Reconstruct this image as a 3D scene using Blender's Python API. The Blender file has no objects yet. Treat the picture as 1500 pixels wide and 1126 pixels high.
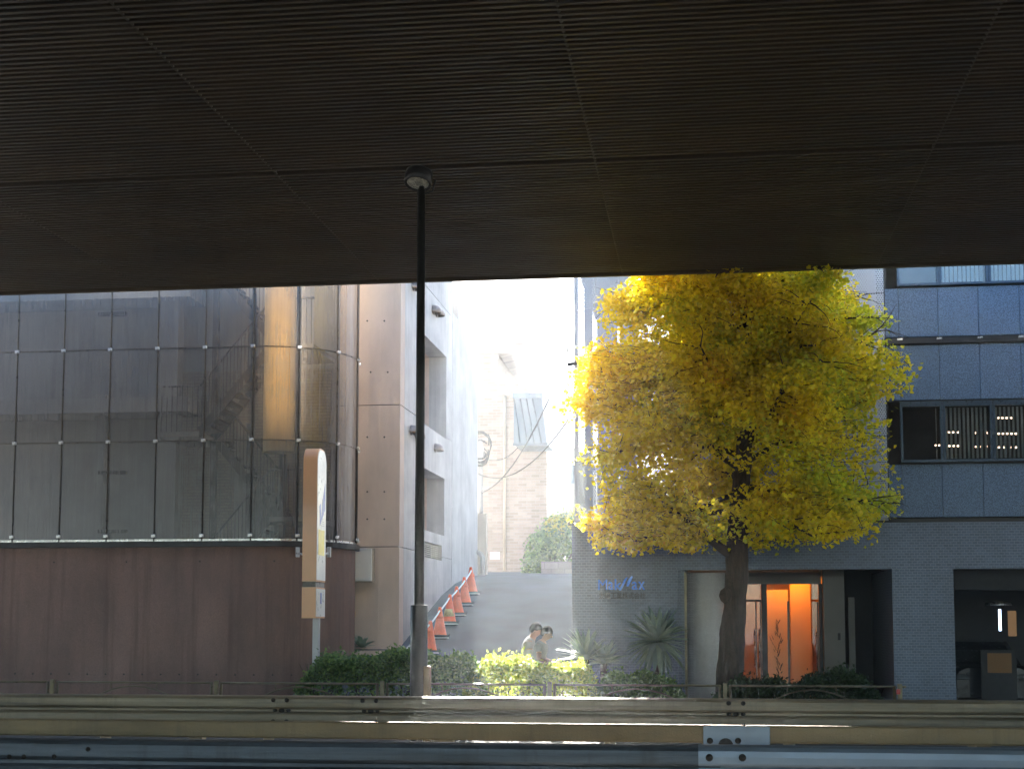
import bpy, math, random
import numpy as np
from mathutils import Vector, Matrix, Euler

random.seed(7); rng = np.random.default_rng(7)
R = math.radians
scene = bpy.context.scene
COL = scene.collection

# ------------------------------------------------------------------ camera
F = 2150.0                      # focal length in photo pixels (1500 wide)
PITCH, YAW, CAMZ = R(5.0), R(7.55), 1.85
SHIFT = 0.106
cam = bpy.data.cameras.new('camera'); camo = bpy.data.objects.new('camera', cam); COL.objects.link(camo)
cam.sensor_width = 36.0; cam.lens = 36.0 * F / 1500.0
cam.shift_y = SHIFT; cam.clip_start = 0.05; cam.clip_end = 2000
camo.location = (0, 0, CAMZ); camo.rotation_euler = Euler((math.pi/2 + PITCH, 0, YAW))
scene.camera = camo
CM = camo.rotation_euler.to_matrix()

# ------------------------------------------------------------------ sky, sun, exposure
SUN_EL, SUN_AZ = R(26.0), R(-8.8)          # azimuth from +Y towards +X
world = bpy.data.worlds.new('World'); scene.world = world; world.use_nodes = True
wn = world.node_tree.nodes; wl = world.node_tree.links
sky = wn.new('ShaderNodeTexSky'); sky.sky_type = 'NISHITA'; sky.sun_disc = False
sky.sun_elevation = SUN_EL; sky.sun_rotation = SUN_AZ
sky.air_density = 1.0; sky.dust_density = 0.9; sky.ozone_density = 3.0
wn['Background'].inputs['Strength'].default_value = 0.066
wl.new(sky.outputs[0], wn['Background'].inputs['Color'])
sl = bpy.data.lights.new('sun', 'SUN'); slo = bpy.data.objects.new('sun', sl); COL.objects.link(slo)
sl.energy = 5.0; sl.angle = R(0.53); sl.color = (1.0, 0.94, 0.84)
sd = Vector((math.sin(SUN_AZ)*math.cos(SUN_EL), math.cos(SUN_AZ)*math.cos(SUN_EL), math.sin(SUN_EL)))
slo.rotation_euler = sd.to_track_quat('Z', 'Y').to_euler(); slo.location = (0, 0, 40)
vs = scene.view_settings
vs.view_transform = 'Standard'; vs.look = 'None'; vs.gamma = 1.0; vs.exposure = 3.22; vs.use_curve_mapping = False
cy = scene.cycles
cy.max_bounces = 7; cy.diffuse_bounces = 3; cy.glossy_bounces = 2; cy.transmission_bounces = 4
cy.use_adaptive_sampling = True; cy.adaptive_threshold = 0.025
cy.use_light_tree = False
cy.transparent_max_bounces = 12; cy.volume_bounces = 0; cy.use_denoising = True
cy.sample_clamp_indirect = 6.0
cy.caustics_reflective = False; cy.caustics_refractive = False

def ray(px, py):
    return CM @ Vector(((px - 750.0)/F, (563.0 - py)/F + SHIFT*1500.0/F, -1.0))
def P(px, py, Y):                # the point seen at a photo pixel, on the plane Y
    d = ray(px, py); t = Y/d.y
    return Vector((d.x*t, Y, CAMZ + d.z*t))
def PXp(px, py, X):              # the same on a plane of constant X
    d = ray(px, py); t = X/d.x
    return Vector((X, d.y*t, CAMZ + d.z*t))

# ------------------------------------------------------------------ materials
def new_mat(name):
    m = bpy.data.materials.new(name); m.use_nodes = True
    nt = m.node_tree; nt.nodes.clear()
    out = nt.nodes.new('ShaderNodeOutputMaterial')
    return m, nt, out
def N(nt, t, **kw):
    n = nt.nodes.new(t)
    for k, v in kw.items():
        if k.startswith('in_'):
            key = k[3:]; key = int(key) if key.isdigit() else key.replace('_', ' ')
            n.inputs[key].default_value = v
        else: setattr(n, k, v)
    return n
def mixcol(nt, fac, a, b, blend='MIX'):
    n = nt.nodes.new('ShaderNodeMix'); n.data_type = 'RGBA'; n.blend_type = blend
    for sock, val in ((n.inputs[0], fac), (n.inputs[6], a), (n.inputs[7], b)):
        if hasattr(val, 'node'): nt.links.new(val, sock)
        elif isinstance(val, (int, float)): sock.default_value = val
        else: sock.default_value = (*val, 1.0)
    return n.outputs[2]
def math_(nt, op, a, b=0.0, c=None):
    n = nt.nodes.new('ShaderNodeMath'); n.operation = op
    for i, val in enumerate((a, b) if c is None else (a, b, c)):
        if hasattr(val, 'node'): nt.links.new(val, n.inputs[i])
        else: n.inputs[i].default_value = val
    return n.outputs[0]
def coords(nt, scale=(1,1,1), rot=(0,0,0), kind='Object'):
    tc = nt.nodes.new('ShaderNodeTexCoord'); mp = nt.nodes.new('ShaderNodeMapping')
    mp.inputs['Scale'].default_value = scale; mp.inputs['Rotation'].default_value = rot
    nt.links.new(tc.outputs[kind], mp.inputs['Vector']); return mp.outputs[0]
def noise(nt, vec, scale, detail=5, rough=0.6):
    n = N(nt, 'ShaderNodeTexNoise', in_Scale=scale, in_Detail=detail, in_Roughness=rough)
    nt.links.new(vec, n.inputs['Vector']); return n.outputs['Fac']
def ramp(nt, fac, lo, hi, a=0.0, b=1.0):
    n = N(nt, 'ShaderNodeMapRange'); n.inputs[1].default_value = lo; n.inputs[2].default_value = hi
    n.inputs[3].default_value = a; n.inputs[4].default_value = b
    nt.links.new(fac, n.inputs[0]); return n.outputs[0]
MATS = {}
def surf(name, col, rough=0.6, metal=0.0, var=0.18, scale=3.0, stretch=(1,1,1), col2=None, streak=0.0, streakcol=(.03,.025,.02),
         bump=0.0, bscale=60.0, spec=0.5, fine=0.0, finescale=180.0, coat=0.0):
    """principled with cloudy variation, optional vertical dirt streaks, fine grain and bump"""
    if name in MATS: return MATS[name]
    m, nt, out = new_mat(name)
    p = N(nt, 'ShaderNodeBsdfPrincipled'); p.inputs['Roughness'].default_value = rough; p.inputs['Metallic'].default_value = metal
    p.inputs['Specular IOR Level'].default_value = spec; p.inputs['Coat Weight'].default_value = coat
    c = coords(nt, stretch)
    f = noise(nt, c, scale, 6, .65)
    dark = tuple(x*(1-var*1.6) for x in col) if col2 is None else col2
    k = mixcol(nt, ramp(nt, f, .3, .72), dark, tuple(min(1, x*(1+var*.6)) for x in col))
    if fine:
        g = noise(nt, coords(nt), finescale, 2, .5)
        k = mixcol(nt, fine, k, mixcol(nt, ramp(nt, g, .35, .65), (0.02,0.02,0.02), (1,1,1)), 'OVERLAY')
    if streak:
        s = noise(nt, coords(nt, (5.5, 5.5, .22)), 1.0, 6, .7)
        k = mixcol(nt, math_(nt, 'MULTIPLY', ramp(nt, s, .52, .75), streak), k, streakcol)
    nt.links.new(k, p.inputs['Base Color'])
    r2 = noise(nt, c, scale*4, 3, .6)
    nt.links.new(ramp(nt, r2, .3, .7, max(0, rough-.12), min(1, rough+.12)), p.inputs['Roughness'])
    if bump:
        b = N(nt, 'ShaderNodeBump', in_Strength=bump, in_Distance=.02)
        nt.links.new(noise(nt, coords(nt), bscale, 4, .6), b.inputs['Height']); nt.links.new(b.outputs[0], p.inputs['Normal'])
    nt.links.new(p.outputs[0], out.inputs[0]); MATS[name] = m; return m
def emis(name, col, strength):
    m, nt, out = new_mat(name); e = N(nt, 'ShaderNodeEmission'); e.inputs[0].default_value = (*col, 1); e.inputs[1].default_value = strength
    nt.links.new(e.outputs[0], out.inputs[0]); return m
def tilemat(name, col, mortar, w, h, rot=(0,0,0), var=.25, msize=.006, rough=.45, bump=.5):
    m, nt, out = new_mat(name)
    p = N(nt, 'ShaderNodeBsdfPrincipled', in_Roughness=rough)
    # wall coordinates: horizontal run = x + y, vertical = z
    tc = nt.nodes.new('ShaderNodeTexCoord'); sp = nt.nodes.new('ShaderNodeSeparateXYZ'); nt.links.new(tc.outputs['Object'], sp.inputs[0])
    cb = nt.nodes.new('ShaderNodeCombineXYZ')
    nt.links.new(math_(nt, 'ADD', sp.outputs[0], sp.outputs[1]), cb.inputs[0]); nt.links.new(sp.outputs[2], cb.inputs[1])
    b = N(nt, 'ShaderNodeTexBrick', in_Scale=1.0); b.offset = .5
    b.inputs['Brick Width'].default_value = w; b.inputs['Row Height'].default_value = h; b.inputs['Mortar Size'].default_value = msize
    b.inputs['Mortar Smooth'].default_value = .2; b.inputs['Bias'].default_value = 0.0
    b.inputs['Color1'].default_value = (*[x*(1-var) for x in col], 1); b.inputs['Color2'].default_value = (*[min(1,x*(1+var)) for x in col], 1)
    b.inputs['Mortar'].default_value = (*mortar, 1)
    nt.links.new(cb.outputs[0], b.inputs['Vector'])
    f = noise(nt, coords(nt, (1,1,.4)), 1.3, 5, .6)
    k = mixcol(nt, .55, b.outputs['Color'], mixcol(nt, ramp(nt, f, .3, .7), (.35,.33,.32), (.62,.62,.62)), 'OVERLAY')
    nt.links.new(k, p.inputs['Base Color'])
    bp = N(nt, 'ShaderNodeBump', in_Strength=bump, in_Distance=.006); bp.invert = True
    nt.links.new(b.outputs['Fac'], bp.inputs['Height']); nt.links.new(bp.outputs[0], p.inputs['Normal'])
    nt.links.new(p.outputs[0], out.inputs[0]); return m
def leafmat(name, trans=.45, rough=.5, tint=(1,1,1)):
    m, nt, out = new_mat(name)
    a = N(nt, 'ShaderNodeAttribute', attribute_name='leafcol')
    p = N(nt, 'ShaderNodeBsdfPrincipled', in_Roughness=rough); nt.links.new(a.outputs['Color'], p.inputs['Base Color'])
    t = N(nt, 'ShaderNodeBsdfTranslucent'); nt.links.new(mixcol(nt, 1.0, a.outputs['Color'], tint, 'MULTIPLY'), t.inputs[0])
    mx = N(nt, 'ShaderNodeMixShader', in_0=trans); nt.links.new(p.outputs[0], mx.inputs[1]); nt.links.new(t.outputs[0], mx.inputs[2])
    nt.links.new(mx.outputs[0], out.inputs[0]); return m
def glassmat(name, tint=(.8,.85,.85), refl=.12, rough=.03):
    m, nt, out = new_mat(name)
    t = N(nt, 'ShaderNodeBsdfTransparent'); t.inputs[0].default_value = (*tint, 1)
    g = N(nt, 'ShaderNodeBsdfGlossy', in_Roughness=rough)
    fr = N(nt, 'ShaderNodeFresnel', in_IOR=1.5)
    mx = N(nt, 'ShaderNodeMixShader'); nt.links.new(math_(nt, 'ADD', fr.outputs[0], refl*.3), mx.inputs[0])
    nt.links.new(t.outputs[0], mx.inputs[1]); nt.links.new(g.outputs[0], mx.inputs[2]); nt.links.new(mx.outputs[0], out.inputs[0]); return m
def perfmat(name, col, pitch, rad):
    """perforated sheet: round holes on a staggered grid in the panel's own x,z"""
    m, nt, out = new_mat(name)
    tc = nt.nodes.new('ShaderNodeTexCoord'); sp = nt.nodes.new('ShaderNodeSeparateXYZ'); nt.links.new(tc.outputs['Object'], sp.inputs[0])
    u = math_(nt, 'DIVIDE', sp.outputs[0], pitch); v = math_(nt, 'DIVIDE', sp.outputs[2], pitch*.866)
    row = math_(nt, 'FLOOR', v); odd = math_(nt, 'MULTIPLY', math_(nt, 'FLOORED_MODULO', row, 2.0), .5)
    du = math_(nt, 'SUBTRACT', math_(nt, 'FRACT', math_(nt, 'ADD', u, odd)), .5)
    dv = math_(nt, 'MULTIPLY', math_(nt, 'SUBTRACT', math_(nt, 'FRACT', v), .5), .866)
    d = math_(nt, 'SQRT', math_(nt, 'ADD', math_(nt, 'MULTIPLY', du, du), math_(nt, 'MULTIPLY', dv, dv)))
    hole = math_(nt, 'LESS_THAN', d, rad)
    p = N(nt, 'ShaderNodeBsdfPrincipled', in_Roughness=.45, in_Metallic=.3); p.inputs['Base Color'].default_value = (*col, 1)
    t = N(nt, 'ShaderNodeBsdfTransparent')
    mx = N(nt, 'ShaderNodeMixShader'); nt.links.new(hole, mx.inputs[0]); nt.links.new(p.outputs[0], mx.inputs[1]); nt.links.new(t.outputs[0], mx.inputs[2])
    nt.links.new(mx.outputs[0], out.inputs[0]); return m
def screenmat(name):
    """ribbed translucent glazing sheet: part see-through, part milky, glossy face"""
    m, nt, out = new_mat(name)
    t = N(nt, 'ShaderNodeBsdfTransparent'); t.inputs[0].default_value = (.74, .74, .74, 1)
    s = noise(nt, coords(nt, (30, 30, .35)), 1.0, 6, .75); s2 = noise(nt, coords(nt), .8, 5, .65)
    d = N(nt, 'ShaderNodeBsdfDiffuse'); nt.links.new(mixcol(nt, s2, (.055,.053,.06), (.15,.148,.165)), d.inputs[0])
    tr = N(nt, 'ShaderNodeBsdfTranslucent'); tr.inputs[0].default_value = (.35,.33,.30,1)
    md = N(nt, 'ShaderNodeMixShader', in_0=.4); nt.links.new(d.outputs[0], md.inputs[1]); nt.links.new(tr.outputs[0], md.inputs[2])
    g = N(nt, 'ShaderNodeBsdfGlossy', in_Roughness=.3); g.inputs[0].default_value = (.9,.9,.9,1)
    m1 = N(nt, 'ShaderNodeMixShader'); nt.links.new(ramp(nt, math_(nt, 'ADD', math_(nt, 'MULTIPLY', s, .6), math_(nt, 'MULTIPLY', s2, .4)), .35, .65, .27, .50), m1.inputs[0])
    nt.links.new(t.outputs[0], m1.inputs[1]); nt.links.new(md.outputs[0], m1.inputs[2])
    m2 = N(nt, 'ShaderNodeMixShader'); lw = N(nt, 'ShaderNodeLayerWeight', in_Blend=.3)
    nt.links.new(ramp(nt, lw.outputs['Fresnel'], 0, 1, .05, .6), m2.inputs[0])
    nt.links.new(m1.outputs[0], m2.inputs[1]); nt.links.new(g.outputs[0], m2.inputs[2])
    nt.links.new(m2.outputs[0], out.inputs[0]); return m
def granite(name, col):
    m, nt, out = new_mat(name); p = N(nt, 'ShaderNodeBsdfPrincipled', in_Roughness=.42)
    a = noise(nt, coords(nt), 55, 3, .7); b = noise(nt, coords(nt), 2.2, 4, .6)
    k = mixcol(nt, ramp(nt, a, .38, .62), tuple(x*.45 for x in col), tuple(x*1.5 for x in col))
    k = mixcol(nt, .4, k, mixcol(nt, b, (.3,.3,.3), (.7,.7,.7)), 'OVERLAY')
    nt.links.new(k, p.inputs['Base Color']); nt.links.new(p.outputs[0], out.inputs[0]); return m
def boardmat(name, col, col2):
    """board-marked concrete: narrow upright board tones, blotches, tie-rod stains"""
    m, nt, out = new_mat(name); p = N(nt, 'ShaderNodeBsdfPrincipled', in_Roughness=.8)
    s = noise(nt, coords(nt, (9, 9, .12)), 1.0, 6, .75); b = noise(nt, coords(nt), .9, 6, .65); g = noise(nt, coords(nt), 45, 4, .6)
    k = mixcol(nt, ramp(nt, s, .35, .68), col2, col)
    k = mixcol(nt, .5, k, mixcol(nt, ramp(nt, b, .3, .7), (.25,.25,.25), (.68,.68,.68)), 'OVERLAY')
    k = mixcol(nt, math_(nt, 'MULTIPLY', ramp(nt, g, .66, .74), .5), k, tuple(x*.4 for x in col2))
    nt.links.new(k, p.inputs['Base Color'])
    bp = N(nt, 'ShaderNodeBump', in_Strength=.25, in_Distance=.02); nt.links.new(math_(nt, 'ADD', s, math_(nt, 'MULTIPLY', g, .3)), bp.inputs['Height'])
    nt.links.new(bp.outputs[0], p.inputs['Normal']); nt.links.new(p.outputs[0], out.inputs[0]); return m

M = dict(
    asphalt=surf('asphalt', (.095,.088,.078), .85, var=.25, scale=.8, bump=.5, bscale=220, fine=.5, finescale=260),
    alley=surf('alley_asphalt', (.065,.085,.105), .85, var=.4, scale=.9, bump=.4, bscale=200, fine=.4, finescale=200),
    pave=surf('pavement', (.27,.26,.25), .8, var=.2, scale=2, bump=.3, bscale=120, fine=.3),
    kerb=surf('kerb_concrete', (.42,.41,.39), .8, var=.25, scale=4, bump=.3),
    line=surf('line_paint', (.75,.75,.72), .6, var=.2, scale=9),
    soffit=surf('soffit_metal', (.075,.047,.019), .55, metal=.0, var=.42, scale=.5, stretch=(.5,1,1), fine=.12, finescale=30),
    deckcon=surf('deck_concrete', (.55,.53,.49), .8, var=.25, scale=1.2, streak=.4, bump=.3),
    pinkcon=surf('pink_concrete', (.24,.15,.122), .8, var=.30, scale=.9, stretch=(1,1,.35), streak=.75, streakcol=(.10,.055,.045), bump=.4, bscale=70, fine=.25, finescale=120),
    tancon=surf('tan_concrete', (.68,.54,.45), .85, var=.14, scale=1.1, stretch=(1,1,.5), streak=.12, streakcol=(.2,.15,.12), bump=.3, bscale=50, fine=.18, finescale=90),
    board=boardmat('board_concrete', (.56,.53,.50), (.44,.42,.40)),
    innercon=surf('inner_concrete', (.34,.34,.34), .85, var=.22, scale=.7, streak=.3, bump=.3),
    whitebrick=tilemat('white_brick', (.27,.235,.18), (.13,.11,.09), .21, .07, var=.12, msize=.008),
    tile=tilemat('grey_tile', (.078,.112,.17), (.155,.19,.25), .098, .052, var=.16, msize=.0055, rough=.35),
    beigebrick=tilemat('beige_brick', (.24,.185,.15), (.25,.22,.195), .30, .10, var=.25, msize=.012),
    screen=screenmat('ribbed_glazing'),
    steel=surf('stainless', (.62,.61,.60), .3, metal=.9, var=.1, scale=5),
    darksteel=surf('dark_steel', (.035,.034,.035), .4, metal=.4, var=.3, scale=4, spec=.4),
    mull=surf('mullion_bronze', (.10,.085,.07), .35, metal=.6, var=.25, scale=3),
    galv=surf('galvanised', (.37,.29,.19), .5, metal=.2, var=.42, scale=2.6, stretch=(.16,1,4), streak=.5, streakcol=(.10,.075,.05), bump=.15, bscale=40),
    galvn=surf('galvanised_near', (.12,.135,.155), .5, metal=.3, var=.5, scale=3.0, stretch=(.2,1,4), streak=.8, streakcol=(.05,.045,.04), bump=.2, bscale=30),
    galvw=surf('galvanised_new', (.24,.28,.33), .45, metal=.3, var=.10, scale=2.0, stretch=(.4,1,1), streak=.15, streakcol=(.15,.13,.11)),
    ochre=surf('weathered_beam', (.27,.19,.10), .65, metal=.1, var=.3, scale=2.5, stretch=(.4,1,1), streak=.5, streakcol=(.10,.07,.045), bump=.25),
    bolt=surf('rusty_bolt', (.055,.045,.04), .6, metal=.4, var=.4, scale=30),
    rust=surf('rust', (.16,.07,.035), .85, var=.4, scale=20),
    fence=surf('fence_bronze', (.20,.165,.10), .38, metal=.55, var=.25, scale=6),
    lampblk=surf('lamp_black', (.022,.022,.023), .45, var=.3, scale=6, spec=.5),
    bark=surf('bark', (.085,.058,.042), .9, var=.45, scale=7, stretch=(3,3,.5), bump=1.0, bscale=22),
    twig=surf('twig', (.06,.042,.03), .9, var=.3, scale=9),
    ginkgo=leafmat('ginkgo_leaf', .55, .38), hedge=leafmat('hedge_leaf', .45, .42), hedge_sunpaint=leafmat('sunpainted_hedge_leaf', .68, .42), shrub=leafmat('shrub_leaf', .38, .45), yucca=leafmat('yucca_leaf', .15, .5),  # second hedge leaf is a sunlit copy, extra translucency standing for sun glow
    orange=surf('sign_orange', (.78,.40,.19), .4, var=.06, scale=2, coat=.3),
    signwhite=surf('sign_white', (.78,.77,.74), .35, var=.05, scale=2), signblue=surf('sign_blue', (.16,.22,.55), .4, var=.05),
    signyellow=surf('sign_yellow', (.85,.68,.04), .4, var=.05), signgrey=surf('sign_grey', (.45,.45,.45), .5),
    pipegrey=surf('pole_grey', (.50,.51,.53), .45, metal=.2, var=.1),
    cone=surf('cone_orange', (.95,.15,.04), .5, var=.15, scale=7, streak=.2), conewh=surf('cone_band', (.72,.55,.22), .5, var=.3, scale=15),
    rubber=surf('rubber', (.05,.05,.05), .8, var=.3), white=surf('white_plastic', (.75,.74,.71), .45, var=.06),
    granite=granite('blue_granite', (.09,.15,.24)),
    frame=surf('window_frame', (.05,.075,.105), .35, metal=.5, var=.2, scale=5), glass=glassmat('window_glass'), dglass=glassmat('door_glass', (.85,.8,.7), .08),
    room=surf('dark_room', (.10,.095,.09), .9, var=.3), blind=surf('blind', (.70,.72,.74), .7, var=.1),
    perf=perfmat('perforated_sheet', (.42,.45,.51), .047, .27),
    slab=surf('slab_concrete', (.40,.40,.42), .8, var=.15), whitecol=surf('white_column', (.45,.46,.50), .55, var=.1, scale=2),
    mosaic=tilemat('white_mosaic', (.62,.62,.62), (.45,.45,.45), .024, .024, var=.12, msize=.003, rough=.25),
    warmwall=surf('warm_wall', (.72,.46,.22), .5, var=.06, scale=1.2), art=surf('art_black', (.02,.018,.015), .5),
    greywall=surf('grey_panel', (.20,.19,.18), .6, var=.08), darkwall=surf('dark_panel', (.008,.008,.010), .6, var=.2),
    lamp_w=emis('warm_lamp', (1.0,.31,.03), 2.7), tube_l=emis('fluorescent', (.55,.75,1.0), .6), dot_l=emis('ceiling_dot', (1.0,.62,.42), 1.1),
    panel_o=surf('orange_panel', (.22,.10,.02), .6, var=.1), lamp_s=emis('garage_lamp', (1.0,.6,.3), .02),
    letterblue=surf('letter_blue', (.02,.19,.85), .3, var=.05, coat=.3), letterdark=surf('letter_dark', (.015,.015,.018), .4), letteredge=surf('letter_edge', (.7,.7,.7), .4),
    cladding=surf('metal_cladding', (.07,.10,.14), .5, metal=.2, var=.08, scale=1.5), siding=surf('blue_siding', (.20,.25,.30), .6, var=.08),
    beige=surf('beige_render', (.36,.30,.22), .85, var=.08), paleroof=surf('pale_roof', (.25,.23,.20), .8, var=.15),
    palewall=surf('pale_wall', (.45,.38,.30), .85, var=.08, scale=1.5), planter=tilemat('planter_block', (.30,.28,.25), (.22,.21,.2), .40, .20, var=.15, msize=.012),
    wood=surf('pole_concrete', (.36,.35,.33), .85, var=.2), wire=surf('wire_black', (.03,.03,.03), .6),
    skin=surf('skin', (.44,.25,.17), .5, var=.06, scale=12), hair=surf('hair', (.010,.008,.008), .85, var=.4, scale=60, stretch=(1,1,.3), spec=.15),
    clothg=surf('cloth_grey', (.20,.20,.20), .9, var=.12, scale=9), clothb=surf('cloth_brown', (.26,.17,.15), .9, var=.15, scale=9), clothd=surf('cloth_dark', (.05,.05,.06), .9, var=.2, scale=9),
    clothl=surf('cloth_light', (.33,.33,.33), .9, var=.1, scale=9), carpaint=surf('car_paint', (.012,.013,.016), .18, var=.1, coat=.6), soil=surf('soil', (.07,.05,.035), .95, var=.4, scale=8, bump=.6),
    sunwall=surf('tan_render', (.36,.26,.16), .85, var=.1, scale=1.2),
    glowpillar=surf('added_pillar_ochre', (.72,.54,.28), .6, var=.1), strip_fill=emis('added_strip_glow', (1.0,.70,.38), 6.0), dome=surf('bronze_dome', (.34,.27,.22), .35, metal=.8, var=.2, scale=9),  # pillar colour and strip emission are added for the golden streak
    stair_fill=emis('added_fill_glow', (1.0,.84,.64), 9.0), downl=emis('downlight', (1.0,.82,.55), 14.0),  # first emission is an added fill behind the glazing
    reflector=surf('lamp_reflector', (.62,.60,.50), .3, metal=.3, var=.35, scale=14), red=surf('reflector_red', (.6,.03,.02), .3),
)

# ------------------------------------------------------------------ mesh helpers
ORG = {}
def link(o, parent=None):
    COL.objects.link(o)
    if parent is not None: o.parent = parent
    return o
class MB:
    def __init__(s): s.v = []; s.f = []; s.sm = []
    def face(s, pts, smooth=False):
        n = len(s.v); s.v += [tuple(p) for p in pts]; s.f.append(tuple(range(n, n+len(pts)))); s.sm.append(smooth)
    def box(s, x0, x1, y0, y1, z0, z1):
        n = len(s.v)
        s.v += [(x0,y0,z0),(x1,y0,z0),(x1,y1,z0),(x0,y1,z0),(x0,y0,z1),(x1,y0,z1),(x1,y1,z1),(x0,y1,z1)]
        for q in ((0,3,2,1),(4,5,6,7),(0,1,5,4),(1,2,6,5),(2,3,7,6),(3,0,4,7)):
            s.f.append(tuple(n+i for i in q)); s.sm.append(False)
        return s
    def cbox(s, x0, x1, y0, y1, z0, z1, c=.01):       # box with chamfered edges
        n = len(s.v); X = (x0, x1); Y = (y0, y1); Z = (z0, z1); idx = {}
        for i in (0,1):
            for j in (0,1):
                for k in (0,1):
                    sx, sy, sz = (1,-1)[i]*c, (1,-1)[j]*c, (1,-1)[k]*c
                    for a, p in enumerate(((X[i], Y[j]+sy, Z[k]+sz), (X[i]+sx, Y[j], Z[k]+sz), (X[i]+sx, Y[j]+sy, Z[k]))):
                        idx[i,j,k,a] = len(s.v); s.v.append(p)
        fs = []
        for i in (0,1):
            q = [idx[i,0,0,0], idx[i,1,0,0], idx[i,1,1,0], idx[i,0,1,0]]; fs.append(q if i else q[::-1])
            q = [idx[0,i,0,1], idx[1,i,0,1], idx[1,i,1,1], idx[0,i,1,1]]; fs.append(q[::-1] if i else q)
            q = [idx[0,0,i,2], idx[1,0,i,2], idx[1,1,i,2], idx[0,1,i,2]]; fs.append(q if i else q[::-1])
        for a in (0,1):
            for b in (0,1):
                fs.append([idx[a,b,0,0], idx[a,b,1,0], idx[a,b,1,1], idx[a,b,0,1]])
                fs.append([idx[a,0,b,0], idx[a,1,b,0], idx[a,1,b,2], idx[a,0,b,2]])
                fs.append([idx[0,a,b,1], idx[1,a,b,1], idx[1,a,b,2], idx[0,a,b,2]])
                for k in (0,1): fs.append([idx[a,b,k,0], idx[a,b,k,1], idx[a,b,k,2]])
        s.f += [tuple(f) for f in fs]; s.sm += [False]*len(fs); return s
    def tube(s, pts, rad, n=8, caps=True, smooth=True):
        pts = [Vector(p) for p in pts]
        if not hasattr(rad, '__len__'): rad = [rad]*len(pts)
        b = len(s.v); prev = None
        for i, p in enumerate(pts):
            t = (pts[min(i+1, len(pts)-1)] - pts[max(i-1, 0)]).normalized()
            a = prev if prev is not None else (Vector((1,0,0)) if abs(t.x) < .8 else Vector((0,1,0)))
            a = (a - t*a.dot(t)).normalized(); prev = a; c = t.cross(a)
            for k in range(n):
                th = 2*math.pi*k/n; s.v.append(tuple(p + (a*math.cos(th) + c*math.sin(th))*rad[i]))
        for i in range(len(pts)-1):
            for k in range(n):
                s.f.append((b+i*n+k, b+i*n+(k+1)%n, b+(i+1)*n+(k+1)%n, b+(i+1)*n+k)); s.sm.append(smooth)
        if caps:
            s.f.append(tuple(b+k for k in range(n))[::-1]); s.sm.append(False)
            s.f.append(tuple(b+(len(pts)-1)*n+k for k in range(n))); s.sm.append(False)
        return s
    def lathe(s, prof, c=(0,0,0), n=20, smooth=True):
        b = len(s.v)
        for r, z in prof:
            for k in range(n):
                th = 2*math.pi*k/n; s.v.append((c[0]+r*math.cos(th), c[1]+r*math.sin(th), c[2]+z))
        for i in range(len(prof)-1):
            for k in range(n):
                s.f.append((b+i*n+k, b+i*n+(k+1)%n, b+(i+1)*n+(k+1)%n, b+(i+1)*n+k)); s.sm.append(smooth)
        s.f.append(tuple(b+k for k in range(n))[::-1]); s.sm.append(False)
        s.f.append(tuple(b+(len(prof)-1)*n+k for k in range(n))); s.sm.append(False)
        return s
    def prism(s, poly, axis, a, b):      # a 2D outline pushed along an axis: x -> (y,z), y -> (x,z), z -> (x,y)
        put = {'x': lambda p, t: (t, p[0], p[1]), 'y': lambda p, t: (p[0], t, p[1]), 'z': lambda p, t: (p[0], p[1], t)}[axis]
        n = len(s.v); k = len(poly)
        s.v += [put(p, a) for p in poly] + [put(p, b) for p in poly]
        s.f.append(tuple(range(n, n+k))[::-1]); s.f.append(tuple(range(n+k, n+2*k)))
        for i in range(k): s.f.append((n+i, n+(i+1)%k, n+k+(i+1)%k, n+k+i))
        s.sm += [False]*(k+2); return s
    def mesh(s, name, mat, o=(0,0,0)):
        me = bpy.data.meshes.new(name); me.from_pydata([(x-o[0], y-o[1], z-o[2]) for x, y, z in s.v], [], s.f)
        me.polygons.foreach_set('use_smooth', s.sm); me.materials.append(mat); me.update(); return me
    def build(s, name, mat, parent=None):
        """world-coordinate shape -> one mesh object; under a parent it is stored relative to the thing's base"""
        o = ORG[parent.name] if parent is not None else (0,0,0)
        ob = bpy.data.objects.new(name, s.mesh(name, mat, o)); link(ob, parent); ORG[ob.name] = o
        return ob
def tag(o, label, cat, group=None):
    o['label'] = label; o['category'] = cat
    if group: o['group'] = group
    return o
def thing(name, label, cat, base=(0,0,0), group=None):
    e = bpy.data.objects.new(name, None); link(e); e.location = base; ORG[e.name] = tuple(base); e.empty_display_size = .2
    return tag(e, label, cat, group)
def structure(o): o['kind'] = 'structure'; return o
def dup(ob, parent, loc=None, rot=None):
    c = ob.copy(); link(c, parent)
    if loc is not None: c.location = loc
    if rot is not None: c.rotation_euler = rot
    return c
def shared(name, me, parent, loc, rot=(0,0,0), scale=(1,1,1)):
    """object from shared mesh data at a world place under an unrotated thing"""
    ob = bpy.data.objects.new(name, me); link(ob, parent)
    o = ORG[parent.name] if parent is not None else (0,0,0)
    ob.location = (loc[0]-o[0], loc[1]-o[1], loc[2]-o[2]); ob.rotation_euler = rot; ob.scale = scale
    return ob
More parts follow.
